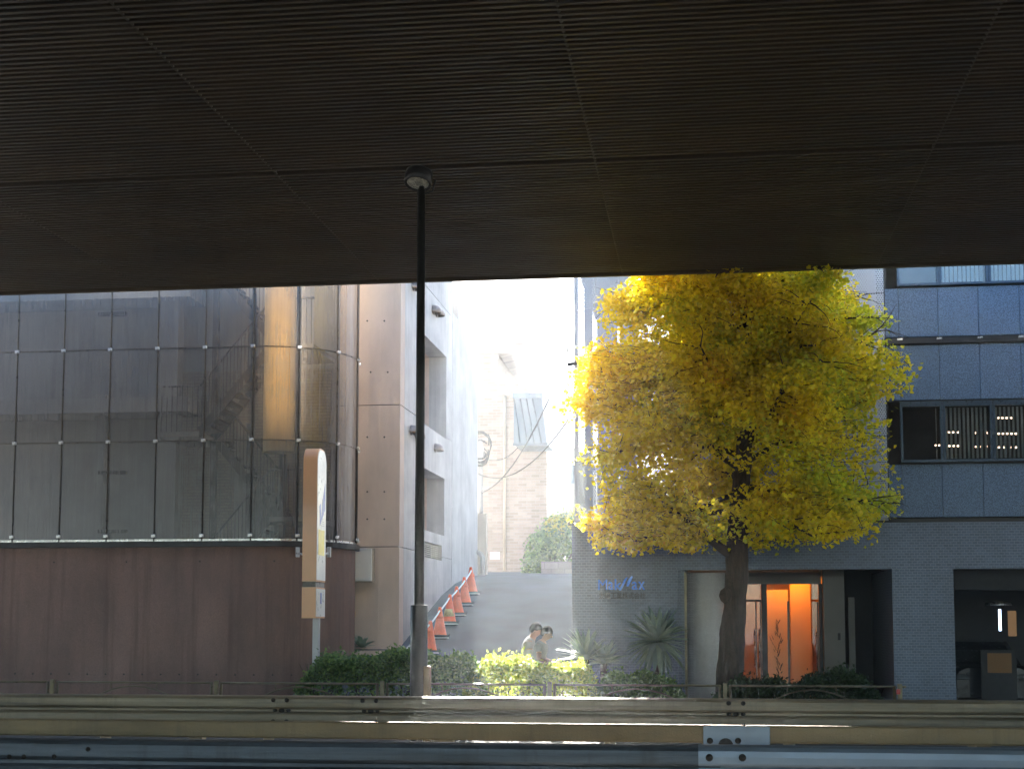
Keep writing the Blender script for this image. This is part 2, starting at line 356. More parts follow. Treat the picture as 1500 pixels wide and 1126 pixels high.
def wall_holes(mb, axis, a0, a1, z0, z1, t0, t1, holes):
    """a wall between a0..a1, z0..z1 with thickness t0..t1, pierced by (a,b,zlo,zhi)"""
    A = sorted({a0, a1, *[min(max(h[i], a0), a1) for h in holes for i in (0,1)]}); Z = sorted({z0, z1, *[min(max(h[i], z0), z1) for h in holes for i in (2,3)]})
    for i in range(len(A)-1):
        run = None
        for j in range(len(Z)-1):
            ca, cz = (A[i]+A[i+1])/2, (Z[j]+Z[j+1])/2
            if any(h[0] < ca < h[1] and h[2] < cz < h[3] for h in holes):
                run = None; continue
            lo = Z[j]
            if axis == 'x': mb.box(A[i], A[i+1], t0, t1, Z[j], Z[j+1])
            else: mb.box(t0, t1, A[i], A[i+1], Z[j], Z[j+1])
    return mb
def leaves(name, mat, parent, pos, nrm, up, size, cols, template, faces):
    """many leaves in one mesh: each a copy of a small template, own orientation, size and colour"""
    n, k = len(pos), len(template)
    nrm = nrm/np.linalg.norm(nrm, axis=1, keepdims=True)
    side = np.cross(up, nrm); side /= (np.linalg.norm(side, axis=1, keepdims=True)+1e-9); fwd = np.cross(nrm, side)
    T = np.asarray(template, float)
    V = pos[:,None,:] + size[:,None,None]*(T[None,:,0:1]*side[:,None,:] + T[None,:,1:2]*fwd[:,None,:] + T[None,:,2:3]*nrm[:,None,:])
    o = np.array(ORG[parent.name]) if parent is not None else np.zeros(3)
    V = (V - o).reshape(-1, 3)
    fl = [len(f) for f in faces]; base = np.concatenate([np.array(f) for f in faces])
    loops = (np.arange(n)[:,None]*k + base[None,:]).reshape(-1)
    starts = np.concatenate([[0], np.cumsum(np.tile(fl, n))[:-1]])
    me = bpy.data.meshes.new(name)
    me.vertices.add(n*k); me.vertices.foreach_set('co', V.reshape(-1).astype(np.float32))
    me.loops.add(len(loops)); me.loops.foreach_set('vertex_index', loops.astype(np.int32))
    me.polygons.add(n*len(faces)); me.polygons.foreach_set('loop_start', starts.astype(np.int32))
    at = me.attributes.new('leafcol', 'FLOAT_COLOR', 'POINT')
    C = np.ones((n*k, 4), np.float32); C[:, :3] = np.repeat(cols, k, axis=0); at.data.foreach_set('color', C.reshape(-1))
    me.materials.append(mat); me.update(calc_edges=True)
    ob = bpy.data.objects.new(name, me); link(ob, parent); ORG[ob.name] = tuple(o); return ob
FAN = [(0,0,0), (-.48,.55,.06), (-.25,.82,.0), (.0,.74,-.03), (.27,.84,.0), (.5,.52,.07)]; FANF = [(0,3,2,1), (0,5,4,3)]
DIA = [(0,0,0), (-.26,.5,.07), (0,1,0), (.26,.5,.07)]; DIAF = [(0,3,2,1)]
def rand_dirs(n):
    v = rng.normal(size=(n,3)); return v/np.linalg.norm(v, axis=1, keepdims=True)

# ================================================================== ground, road, pavement, slope
YK = 24.15                                       # kerb line of the far pavement
mb = MB(); mb.face([(-320,-200,-.01),(320,-200,-.01),(320,420,-.01),(-320,420,-.01)])
g = structure(mb.build('ground', M['pave']))
mb = MB(); mb.face([(-90,-3,0),(90,-3,0),(90,YK-.15,0),(-90,YK-.15,0)])
structure(mb.build('road', M['asphalt']))
mb = MB(); mb.box(-40, 40, YK, 29.6, -.005, .15)
structure(mb.build('pavement', M['pave']))
kr = bpy.data.objects.new('kerb', None); link(kr); structure(kr); ORG[kr.name] = (0,0,0)
kme = MB().cbox(-.49, .49, -.15, -.003, 0, .165, .015).mesh('kerb_stone', M['kerb'])
for i in range(-12, 13): shared('kerb_stone', kme, kr, (i*1.0+.3, YK, 0))
for i, (yl, w) in enumerate(((23.75,.15),(20.2,.12),(17.9,.15),(9.6,.15),(2.0,.15))):
    mb = MB(); mb.face([(-60,yl-w/2,.004),(60,yl-w/2,.004),(60,yl+w/2,.004),(-60,yl+w/2,.004)])
    structure(mb.build('road_marking', M['line']))
# the alley climbs away from the pavement
XL = P(586, 640, 31).x                            # alley face of the concrete building
XR = P(838, 900, 29).x                            # left edge of the tiled building
prof = [(26.35,.155),(27.5,.42),(30.7,1.19),(33.4,1.86),(36.1,2.50),(38.2,2.86),(40.5,3.10),(45,3.38),(52,3.62),(75,3.9)]
mb = MB(); xs = np.linspace(XL-1.35, XR+.02, 9)
for i in range(len(prof)-1):
    for j in range(len(xs)-1):
        (ya,za),(yb,zb) = prof[i], prof[i+1]
        far = max(0, ya-31)
        x0 = xs[j] if ya < 31 else max(xs[j], XL-.3) if j else XL-.3-(2 if ya > 41 else 0)
        x1 = xs[j+1]
        if x1 <= x0: continue
        mb.face([(x0,ya,za),(x1,ya,za),(x1,yb,zb),(x0,yb,zb)], True)
for i in range(len(prof)-1):                       # the slope spreads to the right behind the tiled building
    (ya,za),(yb,zb) = prof[i], prof[i+1]
    if ya > 40: mb.face([(XR+.02,ya,za),(XR+9,ya,za),(XR+9,yb,zb),(XR+.02,yb,zb)], True)
mb.face([(XL-1.35,26.35,.15),(XL-1.35,31,.15),(XL-1.35,31,1.27),(XL-1.35,27.5,.42)])
structure(mb.build('sloping_road', M['alley']))
# low retaining kerb wall on the right edge of the slope
mb = MB(); yy = [26.6, 27.5, 29.0]
mb.prism([(26.5,.15),(29.02,.15),(29.02,1.02),(27.5,.68),(26.5,.36)], 'x', XR-.42, XR-.22)
mb.prism([(26.5,.15),(29.02,.15),(29.02,.86),(27.5,.5),(26.5,.2)], 'x', XR-.22, XR+.12)
structure(mb.build('slope_kerb_wall', M['palewall']))
hl = lambda y: float(np.interp(y, [p[0] for p in prof], [p[1] for p in prof]))

# ================================================================== elevated deck overhead
DY = 24.6
DZ = P(750, 408, DY).z
deck = bpy.data.objects.new('elevated_deck', None); link(deck); structure(deck); deck.location = (0, DY, DZ); ORG[deck.name] = (0, DY, DZ)
mb = MB(); mb.box(-60, 60, -22.0, DY, DZ+.08, DZ+.75); mb.build('deck_slab', M['deckcon'], deck)
mb = MB(); mb.box(-60, 60, DY-.28, DY-.02, DZ+.75, DZ+1.4); mb.box(-60, 60, -21.98, -21.7, DZ+.75, DZ+1.4); mb.build('deck_parapet', M['deckcon'], deck)
mb = MB(); mb.box(-60, 60, DY-.06, DY+.02, DZ-.02, DZ+.0795); mb.build('edge_trim', M['soffit'], deck)
# corrugated soffit panels, 4.2 m wide, ribs along the road
S1 = P(912, 403, DY).x; PW = 4.22; PL = 6.15
pb = MB(); pitch = .123; nrib = int((PL-.03)/pitch); x0, x1 = .004, PW-.004
for i in range(nrib):
    y = i*pitch
    for (ya,za),(yb,zb) in zip([(0,.055),(.045,.055),(.058,0),(.110,0)], [(.045,.055),(.058,0),(.110,0),(.123,.055)]):
        pb.face([(x0,y+ya,za),(x0,y+yb,zb),(x1,y+yb,zb),(x1,y+ya,za)])
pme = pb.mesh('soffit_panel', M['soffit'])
sb = MB(); sb.box(-.014, .014, 0, PL-.03, .014, .03); sme = sb.mesh('cover_strip', M['soffit'])
rows = [DY-.1-PL*(k+1) for k in range(7)]
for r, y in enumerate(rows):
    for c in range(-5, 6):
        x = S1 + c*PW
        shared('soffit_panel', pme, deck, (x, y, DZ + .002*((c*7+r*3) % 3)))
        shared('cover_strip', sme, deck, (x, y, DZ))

# ================================================================== curved glazed building on the left
YF = 28.3
XA = P(370, 600, YF).x                             # where the curve begins
RA = 1.70; YC = YF + RA
ZB = P(200, 797, YF).z                             # top of the concrete base
ZJ = P(200, 785, YF).z; DJ = (P(200,513,YF).z - ZJ)/2
PWX = (XA - P(24, 600, YF).x)/5.0
XE = XA - 9*PWX
lb = thing('glazed_building', 'curved building with ribbed glazed skin on a stained pinkish concrete base', 'building', ((XE+XA)/2, YF, 0))
def arcpt(s, off=0.0):
    """plan point at run s along the facade (s<0 straight, s>0 round the curve), pushed out by off"""
    if s <= 0: return (XA + s, YF - off)
    th = min(s/RA, R(112)); return (XA + (RA+off)*math.sin(th), YC - (RA+off)*math.cos(th))
def strip(mb, s0, s1, z0, z1, off, thick, seg=.22):
    n = max(1, int(abs(s1-s0)/seg)) if s1 > 0 else 1
    ss = [s0 + (s1-s0)*i/n for i in range(n+1)]
    for a, b in zip(ss[:-1], ss[1:]):
        p, q, p2, q2 = arcpt(a, off), arcpt(b, off), arcpt(a, off-thick), arcpt(b, off-thick)
        mb.face([(*p,z0),(*q,z0),(*q,z1),(*p,z1)], True); mb.face([(*q2,z0),(*p2,z0),(*p2,z1),(*q2,z1)], True)
        mb.face([(*p,z1),(*q,z1),(*q2,z1),(*p2,z1)]); mb.face([(*p2,z0),(*q2,z0),(*q,z0),(*p,z0)])
    for a in (s0, s1):
        p, p2 = arcpt(a, off), arcpt(a, off-thick); mb.face([(*p,z0),(*p2,z0),(*p2,z1),(*p,z1)])
    return mb
SE = RA*R(110)
mb = MB(); strip(mb, -9*PWX, SE, 0, ZB-.06, -.02, .25); mb.build('concrete_base', M['pinkcon'], lb)
mb = MB(); strip(mb, -9*PWX, SE, ZB-.058, ZB+.055, .07, .2); rail = mb.build('base_rail', M['darksteel'], lb)
mb = MB(); strip(mb, -9*PWX, SE, ZB+.057, ZB+.10, .02, .05); mb.build('sill_trim', M['steel'], lb)
# form-tie holes along the foot of the base
tie = MB().tube([(0,0,0),(0,-.012,0)], .018, 8).mesh('form_tie', M['bolt'])
for k in range(26):
    shared('form_tie', tie, lb, (XA - 9*PWX + .3 + k*.24*1.6, YF+.021, P(200, 987, YF).z))
    if k % 4 == 0: shared('form_tie', tie, lb, (XA - 9*PWX + .3 + k*.24*1.6, YF+.021, ZB-.35))
# glazing sheets: straight bays then the curve
srun = [-9*PWX + k*PWX for k in range(10)] + [RA*R(31)*k for k in range(1, 4)] + [RA*R(110)]
zj = [ZB+.102] + [ZJ + .02 + DJ*k for k in range(1, 5)] + [ZJ + DJ*5]
for i in range(len(srun)-1):
    for j in range(len(zj)-1):
        mb = MB(); a, b = srun[i]+.014, srun[i+1]-.014
        off = .0 + .006*((i*3+j*5) % 3)
        n = 6 if srun[i] >= 0 else 1; ss = [a + (b-a)*t/n for t in range(n+1)]
        for u, w in zip(ss[:-1], ss[1:]):
            p, q = arcpt(u, off), arcpt(w, off)
            mb.face([(*p,zj[j]+.012),(*q,zj[j]+.012),(*q,zj[j+1]-.012),(*p,zj[j+1]-.012)], True)
        ob = mb.build('glazing_sheet', M['screen'], lb)
for s in srun:
    p = arcpt(s, .012)
    MB().tube([(*p, ZB+.06), (*p, zj[-1])], .017, 6).build('mullion', M['mull'], lb)
for z in zj[1:-1]:
    mb = MB(); strip(mb, -9*PWX, SE, z-.011, z+.011, .02, .03); mb.build('transom', M['mull'], lb)
clm = MB().cbox(-.045, .045, -.03, .02, -.032, .032, .008).mesh('clamp', M['steel'])
for s in srun:
    for z in [ZJ] + zj[1:-1]:
        p = arcpt(s, .04); th = max(0, s/RA)
        shared('clamp', clm, lb, (p[0], p[1], z), (0,0,th))
# behind the skin: back wall, floors, piers, brick patch, roof slab at the rear
YB = 31.3; XB0, XB1 = XE-.5, P(522, 700, 31).x - .25
mb = MB(); mb.box(XB0, XB1, YB, YB+7, 0, 15.5); mb.build('inner_wall', M['innercon'], lb)
xb = P(245, 700, YB).x
mb = MB(); mb.box(xb, XB1-.4, YB-.09, YB-.002, ZB-.8, P(300, 545, YB).z); mb.build('brick_wall', M['whitebrick'], lb)
for px, w, zt in ((232,.42,12), (140,.22,P(140,585,YB).z), (345,.26,P(345,625,YB).z)):
    x = P(px, 700, YB-.6).x; mb = MB(); mb.box(x, x+w, YB-.7, YB-.35, 0, zt); mb.build('pier', M['innercon'], lb)
for pz in (585, 420):
    z = P(200, pz, YB-.8).z; mb = MB(); mb.box(XB0, P(300, 600, YB).x, YB-1.1, YB-.003, z-.32, z); mb.build('floor_slab', M['innercon'], lb)
for px, py in ((165,460), (165,692), (165,778)):
    c = P(px, py, YF+.5); mb = MB(); mb.box(c.x-.3, c.x+.3, c.y-.05, c.y+.05, c.z-.035, c.z+.035); mb.build('bracket_arm', M['darksteel'], lb)
gp = P(404, 560, 29.0).x  # added pillar, standing in for the golden glow on the glazing
MB().lathe([(.33,P(404,660,29.0).z),(.33,11)], (gp, 29.28, 0), 28).build('added_pillar', M['glowpillar'], lb)
for sr in (0.0, RA*R(31)):  # added strips that light the pillar, tucked behind covers at the mullions
    a = arcpt(sr, -.05); MB().box(a[0]-.011, a[0]+.011, a[1], a[1]+.02, P(404,640,29.0).z, 9.8).build('added_light_strip', M['strip_fill'], lb)
    MB().box(a[0]-.035, a[0]+.035, a[1]-.022, a[1]-.004, ZB+.2, 10.5).build('added_strip_cover', M['mull'], lb)
xa_, xb2 = P(120,600,30).x, P(500,600,30).x
for k in range(4):  # added lamps, unseen above the deck edge, to brighten the stairwell brick
    x = xa_ + (xb2-xa_)*(k+.5)/4; MB().box(x-.6, x+.6, 29.9, 30.0, 9.9, 9.94).build('added_fill_lamp', M['stair_fill'], lb)
# escape stair behind the glass
x1 = P(248, 700, 30).x; x2 = P(470, 700, 30).x
st = thing('escape_stair', 'steel escape stair with railings seen behind the curved glazing', 'stair', (x1, 30, 0))
step = MB().box(-.14, .14, -.45, .45, -.02, .02).mesh('step', M['darksteel'])
bal = MB().box(-.008, .008, -.008, .008, 0, .95).mesh('baluster', M['darksteel'])
zz = [2.2, 4.0, 5.8, 7.6, 9.4]
for k in range(4):
    xa, xb_ = (x1+.9, x2-.9) if k % 2 == 0 else (x2-.9, x1+.9)
    yo = 29.75 if k % 2 == 0 else 30.7
    z0, z1 = zz[k], zz[k+1]; n = 10
    mb = MB()
    for yy_ in (yo-.47, yo+.43):
        mb.prism([(xa,z0-.16),(xb_,z1-.16),(xb_,z1+.10),(xa,z0+.10)], 'y', yy_, yy_+.04)
    mb.build('stringer', M['darksteel'], st)
    for i in range(n):
        t = (i+.5)/n; shared('step', step, st, (xa+(xb_-xa)*t, yo, z0+(z1-z0)*t))
    for i in range(n*2):
        t = (i+.5)/(n*2); shared('baluster', bal, st, (xa+(xb_-xa)*t, yo-.44, z0+(z1-z0)*t))
    MB().tube([(xa,yo-.44,z0+.97),(xb_,yo-.44,z1+.97)], .025, 6).build('handrail', M['darksteel'], st)
    lx = (xb_, x2) if xb_ > xa else (x1, xb_)
    MB().box(lx[0], lx[1], 29.28, 31.15, z1-.1, z1).build('landing', M['innercon'], st)
    for i in range(8): shared('baluster', bal, st, (lx[0]+(lx[1]-lx[0])*(i+.5)/8, 29.33, z1))
    MB().tube([(lx[0],29.33,z1+.97),(lx[1],29.33,z1+.97)], .022, 6).build('handrail', M['darksteel'], st)
for x in (x1+.9, x2-.9):
    MB().box(x-.06, x+.06, 30.18, 30.3, 0, 10.2).build('post', M['darksteel'], st)

# ================================================================== concrete building on the alley corner
YT = 31.0; XT0 = P(516, 700, YT).x - .3
cb = thing('concrete_building', 'pale board-marked concrete building lining the left side of the alley', 'building', (XL, YT, 0))
Y2 = PXp(662, 600, XL).y; Y3 = PXp(700, 650, XL).y
h1 = (PXp(654,523,XL).y-3.1, PXp(654,523,XL).y, PXp(652,642,XL).z, PXp(654,523,XL).z)
h2 = (h1[0], PXp(651,701,XL).y, PXp(651,785,XL).z, PXp(651,701,XL).z)
h3 = (h1[0]+.3, PXp(647,799,XL).y, PXp(647,821,XL).z, PXp(647,799,XL).z)
zl = [0.0, P(570,801,YT).z, P(586,593,YT).z, PXp(659,461,XL).z, 13.2]
gap = .018
for k in range(4):
    za, zb_ = zl[k]+(gap if k else 0), zl[k+1]
    MB().box(XT0, XL-.45, YT, YT+.4, za, zb_).build('front_lift', M['tancon'], cb)
    mb = MB(); mb.box(XL-.449, XL-.0, YT+.0, YT+.45, za, zb_)
    mb.build('corner_lift', M['tancon'], cb)
    mb = MB(); wall_holes(mb, 'y', YT+.452, Y2, za, zb_, XL-.45, XL+.002, [h1, h2, h3]); mb.build('alley_lift', M['board'], cb)
MB().box(XT0, XL-.47, YT+.42, Y3-.2, 0, 9.9).box(XT0, XL-1.7, YT+.42, Y2-.3, 9.9, 13.1).build('core', M['tancon'], cb) if False else None
for z in zl[1:4]:   # shadow joint backing
    MB().box(XT0+.02, XL-.03, YT+.03, YT+.38, z-.05, z+.07).build('joint_backing', M['darksteel'], cb)
# recess shells
for h, nm in ((h1,'upper'), (h2,'lower')):
    y0, y1, z0, z1 = h
    mb = MB(); d = 1.5
    mb.box(XL-d-.1, XL-d, y0-.1, y1+.1, z0-.1, z1+.1); mb.box(XL-d, XL-.452, y1+.0, y1+.12, z0-.1, z1+.1); mb.box(XL-d, XL-.452, y0-.12, y0, z0-.1, z1+.1)
    mb.box(XL-d, XL-.452, y0, y1, z1, z1+.1); mb.box(XL-d, XL-.452, y0, y1, z0-.1, z0)
    mb.build('recess_lining', M['tancon'], cb)
MB().box(XL-.3, XL-.28, h3[0], h3[1], h3[2], h3[3]).build('louvre_backing', M['darksteel'], cb)
ls = MB().prism([(-.04,-.012),(.05,-.03),(.05,-.022),(-.04,-.004)], 'y', h3[0], h3[1])
lme = ls.mesh('louvre_slat', M['steel'])
nsl = 8
for i in range(nsl): shared('louvre_slat', lme, cb, (XL-.08, 0, h3[2] + (i+.6)*(h3[3]-h3[2])/nsl))
# far, lower block with its parapet notch
zt = PXp(700, 458, XL).z
MB().box(XL-6, XL-.002, Y2+.10, Y3, 0, zt-.9).box(XL-6, XL-.002, Y2+.95, Y3, zt-.898, zt).build('far_block', M['board'], cb)
MB().box(XL-.5, XL-.12, Y2, Y2+.098, 0, zt-.4).build('slot_backing', M['tancon'], cb)
MB().box(XT0, XL-1.75, YT+.42, Y2-.1, 0, 13.1).build('core_block', M['innercon'], cb)
MB().box(XL-6, XL-1.7, Y2-.098, Y2+.09, 0, 13.1).build('rear_wall', M['tancon'], cb)
th_ = MB().tube([(0,0,0),(0,-.01,0)], .02, 8).mesh('form_tie', M['bolt'])
for px in (540, 565):
    for py in (470, 545, 640, 720, 760): 
        c = P(px + (3 if py % 2 else -2), py, YT); shared('form_tie', th_, cb, (c.x, YT+.004, c.z))
# dome lamps on the alley face
def wall_light(px, py, label):
    c = PXp(px, py, XL); w = thing('wall_light', label, 'wall light', (XL, c.y, c.z), 'dome lamps on the alley face of the concrete building')
    mb = MB(); n = 10; prof_ = [(.02*1.0, .20), (.10,.185), (.165,.13), (.19,.05), (.19,.0), (.17,.0)]
    b = len(mb.v)
    for r, z in prof_:
        for k in range(n+1):
            th = -math.pi/2 + math.pi*k/n; mb.v.append((XL+.01+r*math.cos(th)*1.15, c.y + r*math.sin(th), c.z + z - .1))
    for i in range(len(prof_)-1):
        for k in range(n):
            mb.f.append((b+i*(n+1)+k, b+i*(n+1)+k+1, b+(i+1)*(n+1)+k+1, b+(i+1)*(n+1)+k)); mb.sm.append(True)
    mb.build('shade', M['dome'], w)
    MB().box(XL+.003, XL+.03, c.y-.07, c.y+.07, c.z-.12, c.z+.08).build('back_plate', M['dome'], w)
    MB().tube([(XL+.03,c.y,c.z-.02),(XL+.11,c.y,c.z-.02)], .04, 8).build('bulb_holder', M['white'], w)
for (px, py, lab) in ((605,418,'steel dome lamp at the deck edge, highest left on the concrete alley wall'),
                      (634,453,'rear one of the paired dome lamps high right of the lamp post'),
                      (639,457,'front one of the paired dome lamps high right of the lamp post'),
                      (602,629,'dome lamp just left of the lamp post below the wall joint'),
                      (609,635,'dome lamp half hidden behind the lamp post on the wall'),
                      (637,655,'lone dome lamp between the two wall recesses')):
    wall_light(px, py, lab)
def ac_unit(y, z, label):
    a = thing('air_conditioner', label, 'air conditioner', (XL-.6, y, z))
    MB().cbox(XL-.85, XL-.45, y-.42, y+.42, z+.06, z+.72, .02).build('casing', M['white'], a)
    MB().tube([(XL-.449,y,z+.4),(XL-.43,y,z+.4)], .24, 16).build('fan_grille', M['signgrey'], a)
    MB().box(XL-.8, XL-.5, y-.36, y-.3, z, z+.058).build('foot', M['rubber'], a); MB().box(XL-.8, XL-.5, y+.3, y+.36, z, z+.058).build('foot', M['rubber'], a)
ac_unit(h1[0]+1.05, h1[2], 'white air conditioner standing in the upper wall recess')
ac_unit(h2[0]+1.2, h2[2], 'white air conditioner standing in the lower wall recess')
# white lightbox on the tan face
c0, c1 = P(521, 803, YT-.3), P(545, 852, YT-.3)
wbx = thing('sign_box', 'blank white box sign projecting from the tan wall beside the glazing', 'sign', (c0.x, YT, c1.z))
MB().cbox(c0.x-.35, c1.x-.02, YT-.28, YT-.01, c1.z+.02, c0.z, .012).build('face', M['signwhite'], wbx)
MB().cbox(c0.x-.37, c1.x, YT-.24, YT-.004, c1.z, c0.z+.02, .012).build('frame', M['palewall'], wbx)
# a weed on the ledge at the foot of the tan wall
MB().box(XT0, XL-.02, YT-.5, YT-.01, .15, 1.24).build('wall_ledge', M['tancon'], cb)
# beige garden wall beyond the concrete building
c0 = P(697, 752, Y3+.4); c1 = P(713, 838, Y3+.4)
MB().box(c0.x-2.5, c1.x, Y3+.25, Y3+.55, 0, c0.z).build('garden_wall', M['palewall'])
gw = bpy.data.objects['garden_wall']; tag(gw, 'plain beige garden wall at the top of the slope behind the concrete building', 'wall')
c = P(700, 835, Y3-.1)
dp = MB().tube([(XL+.18, Y3-.2, hl(Y3)-.02), (XL+.18, Y3-.2, hl(Y3)+.5), (XL+.1, Y3-.16, hl(Y3)+.62), (XL-.0, Y3-.1, hl(Y3)+.66)], .07, 8)
tag(dp.build('drain_pipe', M['wood']), 'grey drain elbow at the foot of the concrete wall by the garden wall', 'pipe')

# ================================================================== tiled and granite office building on the right
YR = 29.0
ZT = P(1300, 765, YR).z; ZS = P(1300, 833, YR).z
xe0, xe1 = P(993,900,YR).x, P(1273,900,YR).x
xc0, xc1 = P(1308,900,YR).x, P(1398,900,YR).x
XRE = 12.0
ob = thing('office_building', 'office block with grey tiled base, perforated screen and blue granite panels', 'building', (XR, YR, 0))
MB().box(XR, xe0, YR, YR+.35, 0, ZT).build('tiled_wall', M['tile'], ob)
MB().box(xe0+.0, XRE, YR, YR+.35, ZS, ZT).build('tiled_lintel', M['tile'], ob)
xcb = P(1273, 900, YR+4.0).x
MB().box(xc0, xc1, YR, YR+4.2, 0, ZS-.003).build('tiled_pier', M['tile'], ob)
MB().box(XR, XR+.3, YR+.352, YR+11, 0, ZT).build('side_wall', M['tile'], ob)
MB().box(xe0-.28, XRE, YR+.352, YR+4.25, ZS+.12, ZT).build('entrance_ceiling', M['greywall'], ob)
MB().box(XR, XRE, YR+.02, YR+.5, ZT+.002, ZT+.075).build('ledge', M['darksteel'], ob)
# jamb and head lining of the entrance
jx = P(1004,900,YR).x
MB().box(xe0+.002, jx-.02, YR+.05, YR+.9, 0, ZS-.004).build('entrance_jamb', M['tile'], ob)
MB().box(jx-.018, jx+.03, YR+.04, YR+.12, 0, ZS-.05).build('jamb_trim', M['fence'], ob)
MB().lathe([(.09,0),(.09,.02)], (jx+.22, YR+.22, ZS+.095), 16).build('downlight', M['downl'], ob)
MB().box(jx+.04, P(1200,840,YR).x, YR+.10, YR+.2, ZS-.05, ZS-.004).build('head_trim', M['rust'], ob)
# white mosaic drum
cc = (P(1033, 900, YR+.75).x, YR+.75)
MB().lathe([(.40,0),(.40,ZS+.1)], (cc[0],cc[1],0), 32).build('mosaic_column', M['mosaic'], ob)
# entrance glazing line
YG = YR+1.9; ZH = P(1150, 855, YG).z
MB().box(P(1060,900,YG).x, P(1203,900,YG).x, YG-.06, YG+.1, ZH, ZS+.115).build('head_panel', M['greywall'], ob)
def gx(px, Y=YG): return P(px, 930, Y).x
for a, b, nm in ((1116,1124,'mullion'), (1200,1205,'mullion')):
    MB().box(gx(a), gx(b), YG-.08, YG+.08, .15, ZH).build('door_post', M['darksteel'], ob)
MB().box(gx(1060), gx(1116)-.003, YG+.0, YG+.02, ZH-.36, ZH-.32).build('door_rail', M['darksteel'], ob)
for a, b in ((1084,1109), (1109.5,1115.6), (1190,1199.5)):
    p = MB().box(gx(a), gx(b), YG+.005, YG+.017, .16, ZH-.365).build('door_pane', M['dglass'], ob)
    MB().box(gx(b)-.03, gx(b)-.003, YG-.02, YG+.004, .16, ZH-.365).build('pane_edge', M['mull'], p)
    MB().tube([(gx(b)-.05, YG-.05, .9), (gx(b)-.05, YG-.05, 1.7)], .012, 6).build('handle', M['steel'], p)
for a, b in ((1060,1115), (1190,1199.5)):
    MB().box(gx(a), gx(b), YG+.005, YG+.017, ZH-.318, ZH-.004).build('transom_pane', M['dglass'], ob)
# glowing lobby
YL = YR+4.1
MB().box(gx(1045), gx(1240), YL, YL+.1, .15, ZH+.3).build('lobby_back_wall', M['warmwall'], ob)
MB().box(gx(1040), gx(1041), YG+.1, YL, .15, ZH+.3).build('lobby_side_wall', M['warmwall'], ob)
MB().box(gx(1206), gx(1210), YG+.12, YL, .15, ZH+.3).build('lobby_side_wall', M['warmwall'], ob)
MB().box(gx(1041), gx(1206), YG+.13, YL, ZH+.16, ZH+.2).build('lobby_ceiling', M['warmwall'], ob)
MB().box(gx(1158,YG+1.0), gx(1188,YG+1.0), YG+1.0, YG+1.1, .15, ZH+.1).build('partition', M['warmwall'], ob)
MB().box(gx(1120,YG+.9), gx(1155,YG+.9), YG+.9, YG+1.0, .15, ZH-.1).build('art_panel', M['warmwall'], ob)
MB().box(gx(1154.5), gx(1157.5), YG+.18, YG+.24, .15, ZH-.35).build('glass_edge', M['mull'], ob)
# dark brush-stroke motif on the panel: a bundle of tapering strokes
mb = MB(); ya = YG+.897; ax = gx(1139, ya)
for i in range(44):
    t = i/43; zc = P(1139, 910+85*t, ya).z; w = .02 + (.13*math.exp(-((t-.34)/.13)**2)) + .02*random.random()
    s_ = random.choice((-1, -1, 1)); xx = ax + s_*w*random.random() + .03*math.sin(9*t)
    l = .05 + .10*random.random(); a = .7+.5*random.random()
    mb.face([(xx,ya,zc),(xx+.02,ya,zc-.01),(xx+s_*l*math.cos(a)*.6+.01,ya,zc+l*math.sin(a)),(xx+s_*l*math.cos(a)*.6,ya,zc+l*math.sin(a)+.01)])
mb.build('wall_art', M['art'], ob)
for px in (1100, 1140, 1175):
    x = gx(px); y = YG+ (.7 if px != 1140 else .5)
    MB().box(x-.22, x+.22, y-.12, y+.12, ZH+.135, ZH+.158).build('ceiling_lamp', M['lamp_w'], ob)
# service wall and side door
MB().box(gx(1205.5), gx(1236), YG-.3, YG-.1, .15, ZS+.115).build('service_wall', M['greywall'], ob)
MB().box(gx(1227,YG-.3), gx(1231,YG-.3), YG-.325, YG-.302, 1.48, 1.62).build('intercom', M['darksteel'], ob)
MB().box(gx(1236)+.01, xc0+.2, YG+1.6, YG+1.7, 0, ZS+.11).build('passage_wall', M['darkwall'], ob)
MB().box(gx(1243), gx(1252), YG-.1, YG-.04, .15, 2.35).build('side_door', M['greywall'], ob)
# garage
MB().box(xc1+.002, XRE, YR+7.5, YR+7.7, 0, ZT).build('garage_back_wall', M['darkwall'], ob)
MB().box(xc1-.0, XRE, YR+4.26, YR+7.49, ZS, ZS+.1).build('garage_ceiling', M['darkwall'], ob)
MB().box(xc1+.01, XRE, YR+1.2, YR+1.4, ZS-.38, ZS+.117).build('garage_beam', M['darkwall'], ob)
gxp = lambda px, py, Y: P(px, py, Y)
c0, c1 = P(1446,956,YR+1.6), P(1482,985,YR+1.6)
MB().box(c0.x, c1.x, YR+1.58, YR+1.6, c1.z, c0.z).build('garage_notice', M['panel_o'], ob)
MB().box(c0.x-.12, c1.x+.1, YR+1.601, YR+1.66, .02, c0.z+.06).build('shutter_box', M['darkwall'], ob)
c = P(1465, 905, YR+5); MB().box(c.x-.025, c.x+.025, YR+5, YR+5.05, c.z-.28, c.z+.2).build('tube_lamp', M['tube_l'], ob)
c = P(1483, 912, YR+6); MB().box(c.x-.09, c.x+.09, YR+6, YR+6.05, c.z-.3, c.z+.28).build('lit_panel', M['lamp_s'], ob)
c = P(1465, 886, YR+4.6); MB().lathe([(.3,0),(.26,.06),(.05,.1)], (c.x, YR+4.8, c.z), 16).build('lamp_shade', M['steel'], ob)
MB().box(xc1+.003, XRE, YR+.6, YR+7.4, .0, .02).build('garage_floor', M['darkwall'], ob)
MB().box(xcb-.0, xc0-.01, YR+2.0, YR+7.4, 0, ZT).build('core_wall', M['darkwall'], ob) if False else None
MB().box(XRE+.001, XRE+.2, YR, YR+8, 0, ZT).build('end_wall', M['darkwall'], ob)
